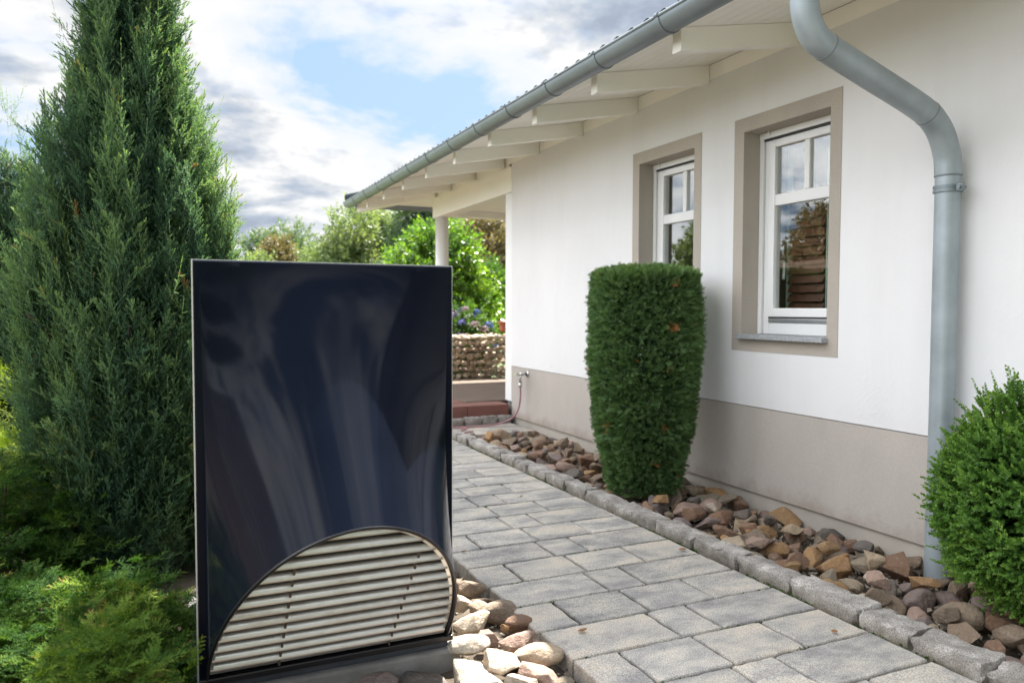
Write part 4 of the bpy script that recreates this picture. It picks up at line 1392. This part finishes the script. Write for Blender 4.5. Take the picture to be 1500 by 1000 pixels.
def spreading(x, y, rx, ry, top, label, seed, n, mat='needle2', L=.20, tilt=.35, tintc=.35, zb=-.06, name='spreading_juniper', w=.0022):
    """low mound of layered flat sprays"""
    rng = random.Random(seed); nr = np.random.default_rng(seed)
    root = empty(name, (x, y, zb))
    tag(root, label, 'ground juniper', 'spreading junipers in front of the tall juniper')
    c = Cloud()
    T = [flat_spray(rng, L * rng.uniform(.8, 1.25), 11, w, L * rng.uniform(.34, .48), 2.4) for _ in range(7)]
    nb = max(10, n // 26)
    limbs = []
    for k in range(nb):
        az = k * 2.39996
        q = math.sqrt((k + .5) / nb)
        bx, by = x + math.cos(az) * rx * q, y + math.sin(az) * ry * q
        bz = zb + (top - zb) * (1 - .85 * q ** 2.2) * rng.uniform(.40, 1.10)
        out = np.array([math.cos(az), math.sin(az), 0])
        face = np.array([rng.gauss(0, .7), rng.gauss(-.2, .7), 0]) + out * .8
        ct = rng.gauss(tintc, .17)
        m = 26
        off = nr.normal(size=(m, 3)) * np.array([.10, .10, .040]) * (L / .2 + .12)
        P = np.array([bx, by, bz]) + off
        D = face[None] + nr.normal(size=(m, 3)) * np.array([.55, .55, .18]) + np.array([0, 0, tilt])
        N = np.array([[0, 0, 1.0]]) + nr.normal(size=(m, 3)) * .35 + .3 * out[None]
        pick = nr.integers(0, 7, m)
        tint = np.clip(ct + nr.normal(size=m) * .06, 0, .75)
        for ti in range(7):
            s = pick == ti
            if s.any(): c.add(T[ti], frame_flat(D[s], N[s]), P[s], nr.uniform(.6, 1.1, s.sum()), tint[s], .38)
        if k % 23 == 5: c.add(T[0], frame_flat(D[:1], N[:1]), P[:1], np.array([.55]), np.array([1.0]), 0)
        if k % 3 == 0: limbs.append(([(x, y, zb), ((x + bx) / 2, (y + by) / 2, zb + (bz - zb) * .75), (bx, by, bz - .02)], .010, .004))
    c.build('foliage', M[mat], root)
    trunk('stem', [(x, y, zb - .05), (x + .01, y, zb + .06), (x + .02, y + .01, zb + .12)], .022, .014, root, limbs)

# the tall juniper behind the heat pump
def prof_main(t):
    z = t * 4.35
    pts = [(0, .40), (.5, .45), (1.2, .48), (1.7, .43), (2.0, .345), (2.3, .25), (2.6, .19), (2.9, .165), (3.4, .145), (3.9, .11), (4.35, .03)]
    for (a, r0), (b, r1) in zip(pts, pts[1:]):
        if a <= z <= b: return r0 + (r1 - r0) * (z - a) / (b - a)
    return .03
juniper(-.15, 4.45, 4.35, prof_main, 'tall dense blue-green juniper rising out of the frame behind the heat pump', 2, 430, 27, 1.0, 'needle', 190, 'upright junipers')
juniper(-1.12, 7.1, 2.85, lambda t: .40 * (1 - t) ** .55 * min(1, .5 + 3 * t), 'narrower dark juniper half hidden behind the tall one', 7, 110, 16, 1.1, 'needle', 60, 'upright junipers')

spreading(-.20, 2.66, .20, .55, .27, 'bright green spreading juniper pressed against the left edge of the heat pump', 31, 2300, tintc=.50, L=.085, w=.0017)
spreading(-.42, 3.15, .55, .45, .30, 'dark green spreading juniper under the tall juniper, rusty twigs in it', 32, 2500, tintc=.30, L=.10, w=.0018)
spreading(-.46, 2.22, .42, .50, .20, 'spreading juniper nearest the camera in the lower corner, green with dark gaps', 33, 2900, tintc=.36, L=.085, w=.0016)
spreading(-.98, 3.30, .50, .50, .42, 'sunlit yellow-green spreading juniper reaching in at the edge of the frame', 34, 1900, tintc=.60, L=.105, w=.0018)
spreading(-.70, 4.05, .34, .45, .60, 'dark layered spreading juniper between the sunlit one and the tall juniper', 35, 1500, tintc=.30, L=.13)
spreading(-1.12, 4.75, .52, .55, 1.02, 'golden mounded juniper beside the tall juniper', 36, 1200, 'golden', .22, .55, .45)
spreading(-1.75, 7.0, .75, .70, 1.32, 'large golden juniper farther back by the narrower dark juniper', 37, 1000, 'golden', .28, .6, .40, w=.003)

def clipped_shrub(x, y, label, seed):
    """inverted cone clipped flat: dense shell of short flat sprays"""
    rng = random.Random(seed); nr = np.random.default_rng(seed)
    root = empty('clipped_shrub', (x, y, -.05))
    tag(root, label, 'clipped shrub')
    prof = [(.02, .235), (.15, .265), (.45, .335), (.80, .375), (1.0, .392), (1.25, .39), (1.42, .375), (1.51, .36), (1.555, .30), (1.575, .0)]
    zs = [p[0] for p in prof]; rs = [p[1] for p in prof]
    c = Cloud()
    T = [flat_spray(rng, .044 * rng.uniform(.85, 1.2), 8, .0017, .022) for _ in range(6)]
    def lump(az, z):
        return 1 + .055 * mnoise.noise(Vector((math.cos(az) * 2.2, math.sin(az) * 2.2, z * 3.0))) + .035 * mnoise.noise(Vector((math.cos(az) * 6, math.sin(az) * 6, z * 8)))
    n = 15000
    # side
    zz = nr.uniform(.02, 1.53, n); az = nr.uniform(0, 2 * math.pi, n)
    base = np.interp(zz, zs, rs) * np.array([lump(a, z) for a, z in zip(az, zz)])
    rr = base * (1 - nr.exponential(.035, n)) - .02
    P = np.stack([x + np.cos(az) * rr, y + np.sin(az) * rr, zz], 1)
    D = np.stack([np.cos(az), np.sin(az), np.full(n, .25)], 1) + nr.normal(size=(n, 3)) * .50
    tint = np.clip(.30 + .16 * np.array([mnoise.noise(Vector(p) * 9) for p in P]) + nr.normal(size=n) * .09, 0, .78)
    dead = np.array([mnoise.noise(Vector(p) * 11 + Vector((5, 5, 5))) for p in P]) > .62
    tint[dead] = nr.uniform(.95, 1.0, dead.sum())
    # top
    m = 4600
    th = nr.uniform(0, 2 * math.pi, m); q = np.sqrt(nr.uniform(0, 1, m))
    Rt = .36
    Pt = np.stack([x + np.cos(th) * q * Rt, y + np.sin(th) * q * Rt, 1.56 - .040 * q ** 4 - nr.exponential(.02, m) + .018 * np.array([mnoise.noise(Vector((math.cos(a) * b * 3, math.sin(a) * b * 3, 0))) for a, b in zip(th, q)])], 1)
    Dt = np.stack([np.cos(th) * q * .7, np.sin(th) * q * .7, np.ones(m)], 1) + nr.normal(size=(m, 3)) * .38
    tt = np.clip(.45 + nr.normal(size=m) * .12, 0, .8)
    P = np.concatenate([P, Pt]); D = np.concatenate([D, Dt]); tint = np.concatenate([tint, tt])
    pick = nr.integers(0, 6, len(P))
    for ti in range(6):
        s = pick == ti
        N = nr.normal(size=(s.sum(), 3))
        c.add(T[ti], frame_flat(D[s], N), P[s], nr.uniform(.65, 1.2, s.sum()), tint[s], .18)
    # a few stray shoots
    m = 90
    idx = nr.integers(0, len(P), m)
    c.add(flat_spray(rng, .075, 8, .0016, .02), frame_flat(D[idx], nr.normal(size=(m, 3))), P[idx], nr.uniform(.7, 1.1, m), np.full(m, .4), .2)
    c.build('foliage', M['yew'], root)
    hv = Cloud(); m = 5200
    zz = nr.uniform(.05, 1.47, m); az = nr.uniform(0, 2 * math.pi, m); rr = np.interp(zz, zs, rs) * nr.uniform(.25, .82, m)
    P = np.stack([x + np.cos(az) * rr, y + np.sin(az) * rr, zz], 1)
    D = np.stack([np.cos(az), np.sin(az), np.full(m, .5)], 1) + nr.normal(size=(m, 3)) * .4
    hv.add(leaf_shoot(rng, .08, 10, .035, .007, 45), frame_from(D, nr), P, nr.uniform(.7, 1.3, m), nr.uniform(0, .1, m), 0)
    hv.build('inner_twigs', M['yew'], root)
    limbs = [([(x, y, .0), (x + math.cos(a) * .08, y + math.sin(a) * .08, .25), (x + math.cos(a) * .22, y + math.sin(a) * .22, .7)], .014, .005) for a in (0, 1.1, 2.2, 3.3, 4.4, 5.4)]
    trunk('stem', [(x, y, -.12), (x, y, .2), (x + .01, y, .9)], .035, .012, root, limbs)
clipped_shrub(3.06, 4.50, 'dark green shrub clipped to a tapering drum in the rock bed before the farther window', 41)

def boxwood(x, y, label, seed):
    rng = random.Random(seed); nr = np.random.default_rng(seed)
    root = empty('boxwood_bush', (x, y, -.06))
    tag(root, label, 'boxwood')
    c = Cloud()
    T = [leaf_shoot(rng, .050, 16, .0185, .0060, 52) for _ in range(6)]
    TL = [leaf_shoot(rng, .11, 22, .021, .0062, 50) for _ in range(4)]
    rx, ry, rz, cz = .355, .40, .43, .51
    def scatter(n, lo, hi, tm, smin, smax, tc, jit=.4, up=.35):
        v = nr.normal(size=(n, 3)); v /= np.linalg.norm(v, axis=1, keepdims=True)
        k = 1 + np.array([.16 * mnoise.noise(Vector(q) * 2.3 + Vector((seed, 0, 0))) + .13 * mnoise.noise(Vector(q) * 6 + Vector((seed, 3, 0))) for q in v])
        # fuller shoulders than a ball
        e = np.sign(v) * np.abs(v) ** .82
        P = np.array([x, y, cz]) + e * np.array([rx, ry, rz]) * (k * nr.uniform(lo, hi, n))[:, None]
        keep = (P[:, 0] < 3.565) & (P[:, 2] > .04)
        P = P[keep]; v = v[keep]
        D = v + nr.normal(size=v.shape) * jit + np.array([0, 0, up])
        cl = np.array([mnoise.noise(Vector(p) * 8) for p in P])
        tint = np.clip(tc + .22 * cl + nr.normal(size=len(P)) * .08, 0, 1)
        pick = nr.integers(0, len(tm), len(P))
        for ti in range(len(tm)):
            s = pick == ti
            c.add(tm[ti], frame_from(D[s], nr), P[s], nr.uniform(smin, smax, s.sum()), tint[s], .30)
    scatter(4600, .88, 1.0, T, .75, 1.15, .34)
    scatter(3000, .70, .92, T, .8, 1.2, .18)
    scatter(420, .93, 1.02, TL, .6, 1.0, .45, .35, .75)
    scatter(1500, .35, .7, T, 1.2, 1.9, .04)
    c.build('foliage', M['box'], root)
    limbs = [([(x, y, .0), (x + math.cos(a) * .1, y + math.sin(a) * .12, .2), (x + math.cos(a) * .28, y + math.sin(a) * .3, .5)], .014, .004) for a in np.linspace(0, 6, 8)]
    trunk('stem', [(x, y, -.1), (x, y, .1), (x, y, .3)], .03, .015, root, limbs)
boxwood(3.245, 1.86, 'bushy bright green boxwood in the rock bed hiding the foot of the downpipe', 44)

def broadleaf(name, x, y, zb, rx, ry, zt, label, cat, seed, n, leaf, mat, group=None, lobes=9, zlow=None, tc=.35, spread=.55):
    """deciduous crown: lobes filled with leafy shoots; trunk and limbs reach into each lobe"""
    rng = random.Random(seed); nr = np.random.default_rng(seed)
    root = empty(name, (x, y, zb))
    tag(root, label, cat, group)
    zl = zlow if zlow is not None else zb + (zt - zb) * .3
    c = Cloud()
    T = [leaf_shoot(rng, leaf * 3.2, 10, leaf, leaf * .26, 55, .15) for _ in range(5)]
    limbs = []
    for k in range(lobes):
        az = k * 2.39996 + rng.uniform(-.3, .3)
        q = math.sqrt((k + .3) / lobes)
        zc = zl + (zt - zl) * (.30 + .58 * (1 - q ** 1.5) + rng.uniform(-.16, .12))
        cx, cy = x + math.cos(az) * rx * q * .72, y + math.sin(az) * ry * q * .72
        lr = min(rx, (zt - zl) * .5) * rng.uniform(.34, .52)
        m = int(n / lobes)
        v = nr.normal(size=(m, 3)); v /= np.linalg.norm(v, axis=1, keepdims=True)
        kk = 1 + .30 * np.array([mnoise.noise(Vector(w) * 2.4 + Vector((k, seed, 0))) for w in v])
        P = np.array([cx, cy, zc]) + v * (lr * kk * nr.uniform(.35, 1.0, m) ** spread)[:, None] * np.array([1, 1, .85])
        D = v + nr.normal(size=(m, 3)) * .6 + np.array([0, 0, .3])
        tint = np.clip(tc + rng.gauss(0, .08) + nr.normal(size=m) * .12, 0, 1)
        keep = P[:, 2] > zb
        P, D, tint = P[keep], D[keep], tint[keep]
        pick = nr.integers(0, 5, len(P))
        for ti in range(5):
            s = pick == ti
            if s.any(): c.add(T[ti], frame_from(D[s], nr), P[s], nr.uniform(.7, 1.25, s.sum()), tint[s], .3)
        limbs.append(([(x, y, zb + (zl - zb) * .6), ((x + cx) / 2, (y + cy) / 2, (zl + zc) / 2), (cx, cy, zc + lr * .3)], .022 * (zt - zb) / 3, .006))
    c.build('crown', M[mat], root)
    trunk('trunk', [(x, y, zb - .3), (x + .03, y, (zb + zl) / 2), (x, y, zl + (zt - zl) * .4)], .035 * (zt - zb) / 3 + .02, .02, root, limbs)

def hydrangea():
    rng = random.Random(77); nr = np.random.default_rng(77)
    x, y = 4.42, 11.95
    root = empty('hydrangea', (x, y, .0))
    tag(root, 'hydrangea bush with blue, mauve and fading pink flower heads behind the gabion wall', 'hydrangea')
    c = Cloud(); T = [leaf_shoot(rng, .16, 8, .11, .032, 60, .15) for _ in range(4)]
    m = 620
    v = nr.normal(size=(m, 3)); v /= np.linalg.norm(v, axis=1, keepdims=True)
    P = np.array([x, y, .70]) + v * np.array([.62, .55, .60]) * nr.uniform(.6, 1, m)[:, None]
    P = P[P[:, 2] > .05]; v = (P - np.array([x, y, .7]))
    for ti in range(4):
        s = np.arange(len(P)) % 4 == ti
        c.add(T[ti], frame_from(v[s] + nr.normal(size=(s.sum(), 3)) * .3, nr), P[s], nr.uniform(.7, 1.1, s.sum()), nr.uniform(.1, .7, s.sum()), .25)
    c.build('leaves', M['hleaf'], root)
    fl = leaf_shoot(rng, .004, 4, .020, .011, 75, .1)
    heads = []
    for k in range(400):
        a = rng.uniform(0, 6.28); e = rng.uniform(-.25, 1.2)
        p = Vector((x + .64 * math.cos(a) * math.cos(e), y + .57 * math.sin(a) * math.cos(e), .72 + .60 * math.sin(e)))
        if all((p - q).length > .165 for q in heads): heads.append(p)
    for p in heads[:34]:
        h = Cloud()
        m = 46; v = nr.normal(size=(m, 3)); v[:, 2] = np.abs(v[:, 2]) * 1.2 - .3; v /= np.linalg.norm(v, axis=1, keepdims=True)
        r = rng.uniform(.05, .075)
        h.add(fl, frame_from(v, nr), np.array(p) + v * r, np.full(m, 1.0), np.clip(rng.choice([.1, .3, .3, .45, .6, .75, .95]) + nr.normal(size=m) * .05, 0, 1), 0)
        h.build('flower_head', M['petal'], root)
    trunk('stem', [(x, y, -.1), (x, y, .2), (x, y, .5)], .03, .01, root, [([(x, y, 0), (x + .2 * math.cos(a), y + .2 * math.sin(a), .4), (x + .45 * math.cos(a), y + .4 * math.sin(a), .9)], .01, .005) for a in range(6)])
hydrangea()

broadleaf('laurel_bush', 4.60, 13.6, .0, 1.30, 1.0, 2.75, 'glossy bright yellow-green laurel bush rising behind the white porch column', 'bush', 51, 5200, .085, 'laurel', None, 16, .25, .42)
broadleaf('laurel_bush', 5.75, 14.2, .0, .95, .8, 2.10, 'lower glossy laurel bush between the porch column and the corner post', 'bush', 52, 3000, .085, 'laurel', None, 11, .25, .30)
broadleaf('pale_shrub', 6.9, 16.4, .1, .75, .7, 1.9, 'pale speckled shrub standing by the house corner behind the low grey gabion', 'shrub', 53, 1500, .07, 'pale', None, 8, .3, .5)
broadleaf('rusty_tree', 8.1, 19.5, .1, 1.2, 1.1, 4.0, 'reddish brown leaved tree seen past the porch column', 'tree', 54, 2200, .10, 'tree_red', None, 8, 1.2, .4)
FAR = [(2.75, 27, 3.0, 2.9, .9, 'tree', 'small light green tree just beside the tall juniper, low above the heat pump'),
       (3.75, 30, 3.6, 3.6, 1.2, 'tree_red', 'thin brownish tree low above the heat pump, second from the tall juniper'),
       (4.9, 31, 4.2, 3.7, 1.4, 'tree', 'mid green tree above the middle of the heat pump, third from the tall juniper'),
       (5.15, 24.0, 3.9, 4.2, 1.3, 'tree', 'tall loose crowned green tree directly below the gutter end'),
       (6.6, 25.5, 4.4, 4.7, 1.4, 'tree', 'big mid green tree partly behind the gutter end'),
       (7.2, 22.5, 4.5, 4.7, 1.3, 'tree_blue', 'dark green tree behind the laurel, under the eaves'),
       (9.0, 25.0, 4.5, 4.6, 1.6, 'tree_blue', 'dark green tree seen between the porch column and the corner post'),
       (11.2, 26.0, 4.2, 4.0, 1.6, 'tree', 'light green tree beside the corner post, partly behind the house'),
       (1.6, 40.0, 3.6, 4.0, 1.8, 'tree_blue', 'distant dark tree behind the tall juniper'),
       (6.0, 44.0, 5.6, 5.8, 2.6, 'tree_blue', 'distant dark tree behind the row of lighter trees'),
       (-6.9, 13.6, 2.2, 3.6, 1.2, 'tree_red', 'round garden tree behind the brown fence, mirrored in the window panes'),
       (-7.2, 17.5, 2.4, 4.3, 1.6, 'tree', 'taller garden tree by the brown fence, mirrored in the farther window')]
for i, (x, y, h, zt, r, mt, lab) in enumerate(FAR):
    broadleaf('garden_tree', x, y, .0, r, r, zt, lab, 'tree', 100 + i, 2600, .13 if y < 35 else .2, mt, 'trees at the end of the garden', 13, .5, .35, .6)

def fence():
    root = empty('board_fence', (-5.2, 9.0, 0))
    tag(root, 'brown horizontal board fence along the far side of the garden, mirrored in the windows', 'fence')
    b = MB()
    for k in range(11): b.box(-5.22, -5.195, 1.0, 17.0, .06 + k * .21, .06 + k * .21 + .185)
    b.build('board_panel', M['fencewood'], root)
    for k in range(9): MB().box(-5.29, -5.225, 1.0 + k * 2.0 - .04, 1.0 + k * 2.0 + .04, -.2, 2.4).build('post', M['fencewood'], root)
fence()
for i, (x, y, zt, r, mt, lab) in enumerate(((-3.2, -6.5, 4.6, 1.5, 'tree_blue', 'dark tree across the lawn, mirrored at one side of the heat pump front'),
                                            (.6, -8.0, 5.4, 1.8, 'tree', 'green tree across the lawn, mirrored in the middle of the heat pump front'),
                                            (-6.5, -4.0, 4.8, 1.6, 'tree', 'broad tree across the lawn at the end of the fence'))):
    broadleaf('garden_tree', x, y, .0, r, r, zt, lab, 'tree', 200 + i, 2400, .16, mt, 'trees across the lawn', 13, .4, .35, .6)

def litter():
    rng = random.Random(91)
    t = plain('dry_leaf_brown', (.26, .13, .05), .8, 0, .4, 60)
    spots = [(1.18, 2.95, -.01), (1.50, 2.62, .003), (2.50, 3.30, .003), (2.42, 2.20, .003), (2.95, 3.3, .05), (3.1, 2.75, .055), (2.88, 4.05, .05), (3.22, 3.55, .06), (3.05, 5.35, .05), (2.9, 2.4, .05), (1.42, 3.75, .003), (2.2, 4.7, .003)]
    for i, (x, y, z) in enumerate(spots):
        L = rng.uniform(.022, .042); V = []; F = []
        n = 6
        for k in range(n + 1):
            q = k / n
            wd = L * .32 * math.sin(math.pi * min(1, q * .93 + .05)) ** .8
            for j in (-1, 0, 1): V.append((q * L - L / 2, j * wd, abs(j) * wd * .55 + .25 * L * (q - .5) ** 2 * 2))
        for k in range(n):
            for j in range(2): F.append((k * 3 + j, k * 3 + 3 + j, k * 3 + 4 + j, k * 3 + 1 + j))
        o = MB().add(V, F).build('dry_leaf', t, None, True)
        o.location = (x, y, z + .004); o.rotation_euler = (rng.uniform(-.3, .3), rng.uniform(-.3, .3), rng.uniform(0, 6.28))
        so = o.modifiers.new('thickness', 'SOLIDIFY'); so.thickness = .0006
        where = 'on the paving' if z < .01 and x > 1.3 else 'on the rocks in the wall bed' if x > 2.6 else 'on the rocks by the heat pump'
        tag(o, f'small curled brown dry leaf {where}, {ordinal(sum(1 for s_ in spots[:i + 1] if (s_[0] > 2.6) == (x > 2.6)))} such leaf there', 'dry leaf', 'dry leaves lying about')
    # moss and weed seedlings in the joints (nobody could count them)
    nr = np.random.default_rng(17); c = Cloud()
    tm = leaf_shoot(rng, .007, 8, .007, .0018, 60)
    P = []
    rows = [3.512 - r * .2705 for r in range(-14, 14)]
    for _ in range(1500):
        y = rng.choice(rows); x = rng.uniform(1.36, 2.57)
        if mnoise.noise(Vector((x * 3, y * 2.2, 4))) > .18: P.append((x, y + rng.uniform(-.004, .004), -.012))
    for _ in range(700):
        y = rng.uniform(.8, 7.0)
        if mnoise.noise(Vector((2.57 * 3, y * 2.6, 9))) > .0: P.append((2.573 + rng.uniform(-.004, .008), y, -.010))
    P = np.array(P); D = nr.normal(size=P.shape) * .4 + np.array([0, 0, 1.0])
    c.add(tm, frame_from(D, nr), P, nr.uniform(.6, 1.5, len(P)), nr.uniform(.1, .7, len(P)), .2)
    tag(c.build('moss', M['needle2']), 'moss and tiny weeds in the joints of the paving', 'moss', kind='stuff')
litter()

# ------------------------------------------------------------------ sky and sun
KX, KY = .405, .50                                      # shadow offset per metre of height
EL = math.atan2(1, math.hypot(KX, KY)); AZ = math.atan2(KX, KY)
def sky():
    w = bpy.data.worlds.new('World'); SC.world = w; w.use_nodes = True
    t = w.node_tree; t.nodes.clear()
    N = lambda typ, **k: (lambda n: ([setattr(n, a, b) for a, b in k.items()], n)[1])(t.nodes.new(typ))
    L = t.links.new
    out = N('ShaderNodeOutputWorld'); bg = N('ShaderNodeBackground'); L(bg.outputs[0], out.inputs[0])
    st = N('ShaderNodeTexSky', sky_type='NISHITA')
    st.sun_disc = False; st.sun_elevation = EL; st.sun_rotation = AZ; st.air_density = 1.0; st.dust_density = 1.2; st.ozone_density = 1.2
    tc = N('ShaderNodeTexCoord'); sp = N('ShaderNodeSeparateXYZ'); L(tc.outputs['Generated'], sp.inputs[0])
    def mt(op, a, b=None):
        n = N('ShaderNodeMath', operation=op)
        for i, v in enumerate((a, b)):
            if v is None: continue
            if isinstance(v, (int, float)): n.inputs[i].default_value = v
            else: L(v, n.inputs[i])
        return n.outputs[0]
    zc = mt('MAXIMUM', sp.outputs['Z'], .0)
    k = mt('DIVIDE', 1.0, mt('ADD', zc, .22))
    cv = N('ShaderNodeCombineXYZ')
    L(mt('MULTIPLY', sp.outputs['X'], k), cv.inputs[0]); L(mt('MULTIPLY', sp.outputs['Y'], k), cv.inputs[1]); L(mt('MULTIPLY', zc, 1.6), cv.inputs[2])
    def noise(scale, detail, rough, off, dist=0.0):
        mp = N('ShaderNodeMapping'); mp.inputs['Location'].default_value = off; L(cv.outputs[0], mp.inputs[0])
        n = N('ShaderNodeTexNoise'); n.inputs['Scale'].default_value = scale; n.inputs['Detail'].default_value = detail
        n.inputs['Roughness'].default_value = rough; n.inputs['Distortion'].default_value = dist
        L(mp.outputs[0], n.inputs['Vector']); return n.outputs['Fac']
    def ramp(f, stops):
        n = N('ShaderNodeValToRGB'); e = n.color_ramp.elements
        e[0].position, e[0].color = stops[0][0], (*stops[0][1], 1); e[1].position, e[1].color = stops[-1][0], (*stops[-1][1], 1)
        for p, c in stops[1:-1]: x = e.new(p); x.color = (*c, 1)
        L(f, n.inputs[0]); return n.outputs[0]
    OFF = (3.32, 1.58, .4)
    cov = noise(1.55, 11, .58, OFF, .2)
    cov = mt('SUBTRACT', cov, mt('MULTIPLY', mt('MAXIMUM', mt('SUBTRACT', zc, .50), 0), .22))
    cov = mt('SUBTRACT', cov, mt('MULTIPLY', mt('MAXIMUM', mt('MULTIPLY', sp.outputs['Y'], -1.0), 0), .05))
    mask = ramp(cov, [(.355, (0, 0, 0)), (.435, (.75, .75, .75)), (.51, (1, 1, 1))])
    # shading: thick parts grey-blue underneath, thin and sunward parts white
    cov0 = noise(1.55, 11, .58, OFF, .2)
    covs = noise(1.55, 6, .58, (OFF[0] + .06, OFF[1] + .07, OFF[2] + .05), .2)      # the same cloud a step towards the sun
    lit = mt('ADD', .605, mt('MULTIPLY', mt('SUBTRACT', cov0, covs), 1.9))
    lit = mt('SUBTRACT', lit, mt('MULTIPLY', mt('SUBTRACT', cov0, .54), .95))
    lit = mt('ADD', lit, mt('MULTIPLY', mt('SUBTRACT', noise(3.6, 8, .6, (5, 3, 1)), .5), .26))
    S = 20.0
    ccol0 = ramp(lit, [(.42, (.066 * S, .076 * S, .094 * S)), (.52, (.088 * S, .099 * S, .116 * S)), (.60, (.122 * S, .127 * S, .134 * S)), (.68, (.158 * S, .158 * S, .158 * S))])
    # clouds overhead are brighter than those near the horizon
    gz = mt('ADD', .80, mt('MULTIPLY', mt('MAXIMUM', mt('SUBTRACT', zc, .36), 0), 6.2))
    gz = mt('ADD', gz, mt('MULTIPLY', mt('MAXIMUM', mt('SUBTRACT', mt('MULTIPLY', sp.outputs['X'], -1.0), .22), 0), 4.2))   # clouds facing the sun
    vm = N('ShaderNodeVectorMath', operation='SCALE'); L(ccol0, vm.inputs[0]); L(gz, vm.inputs['Scale'])
    wm = N('ShaderNodeVectorMath', operation='MULTIPLY'); L(vm.outputs[0], wm.inputs[0])
    hi = ramp(zc, [(.40, (1, 1, 1)), (.75, (1.03, 1.0, .96))]); L(hi, wm.inputs[1])
    ccol = wm.outputs[0]
    # flat blue mixed in to dim the whole sky, more towards the horizon
    horizon_w = mt('POWER', mt('SUBTRACT', 1.0, zc), 5.0)
    v2 = mt('ADD', mt('MULTIPLY', horizon_w, .15), .78)
    m1 = N('ShaderNodeMix', data_type='RGBA'); L(v2, m1.inputs[0]); L(st.outputs[0], m1.inputs[6]); m1.inputs[7].default_value = (.040 * S, .060 * S, .092 * S, 1)
    m2 = N('ShaderNodeMix', data_type='RGBA'); L(mask, m2.inputs[0]); L(m1.outputs[2], m2.inputs[6]); L(ccol, m2.inputs[7])
    L(m2.outputs[2], bg.inputs['Color']); bg.inputs['Strength'].default_value = .05
    s = bpy.data.lights.new('sun', 'SUN'); s.energy = 2.7; s.angle = R(.53); s.color = (1, .94, .85)
    o = bpy.data.objects.new('sun', s); COL.objects.link(o)
    d = Vector((KX, KY, 1)).normalized()
    o.rotation_euler = d.to_track_quat('Z', 'Y').to_euler()
    o.location = (6, 6, 15)
sky()

SC.view_settings.view_transform = 'Standard'
SC.view_settings.look = 'None'
SC.view_settings.gamma = 1
SC.view_settings.exposure = 3.0
SC.cycles.max_bounces = 8
SC.cycles.diffuse_bounces = 4
SC.cycles.glossy_bounces = 4
SC.cycles.transparent_max_bounces = 12
SC.cycles.use_denoising = True
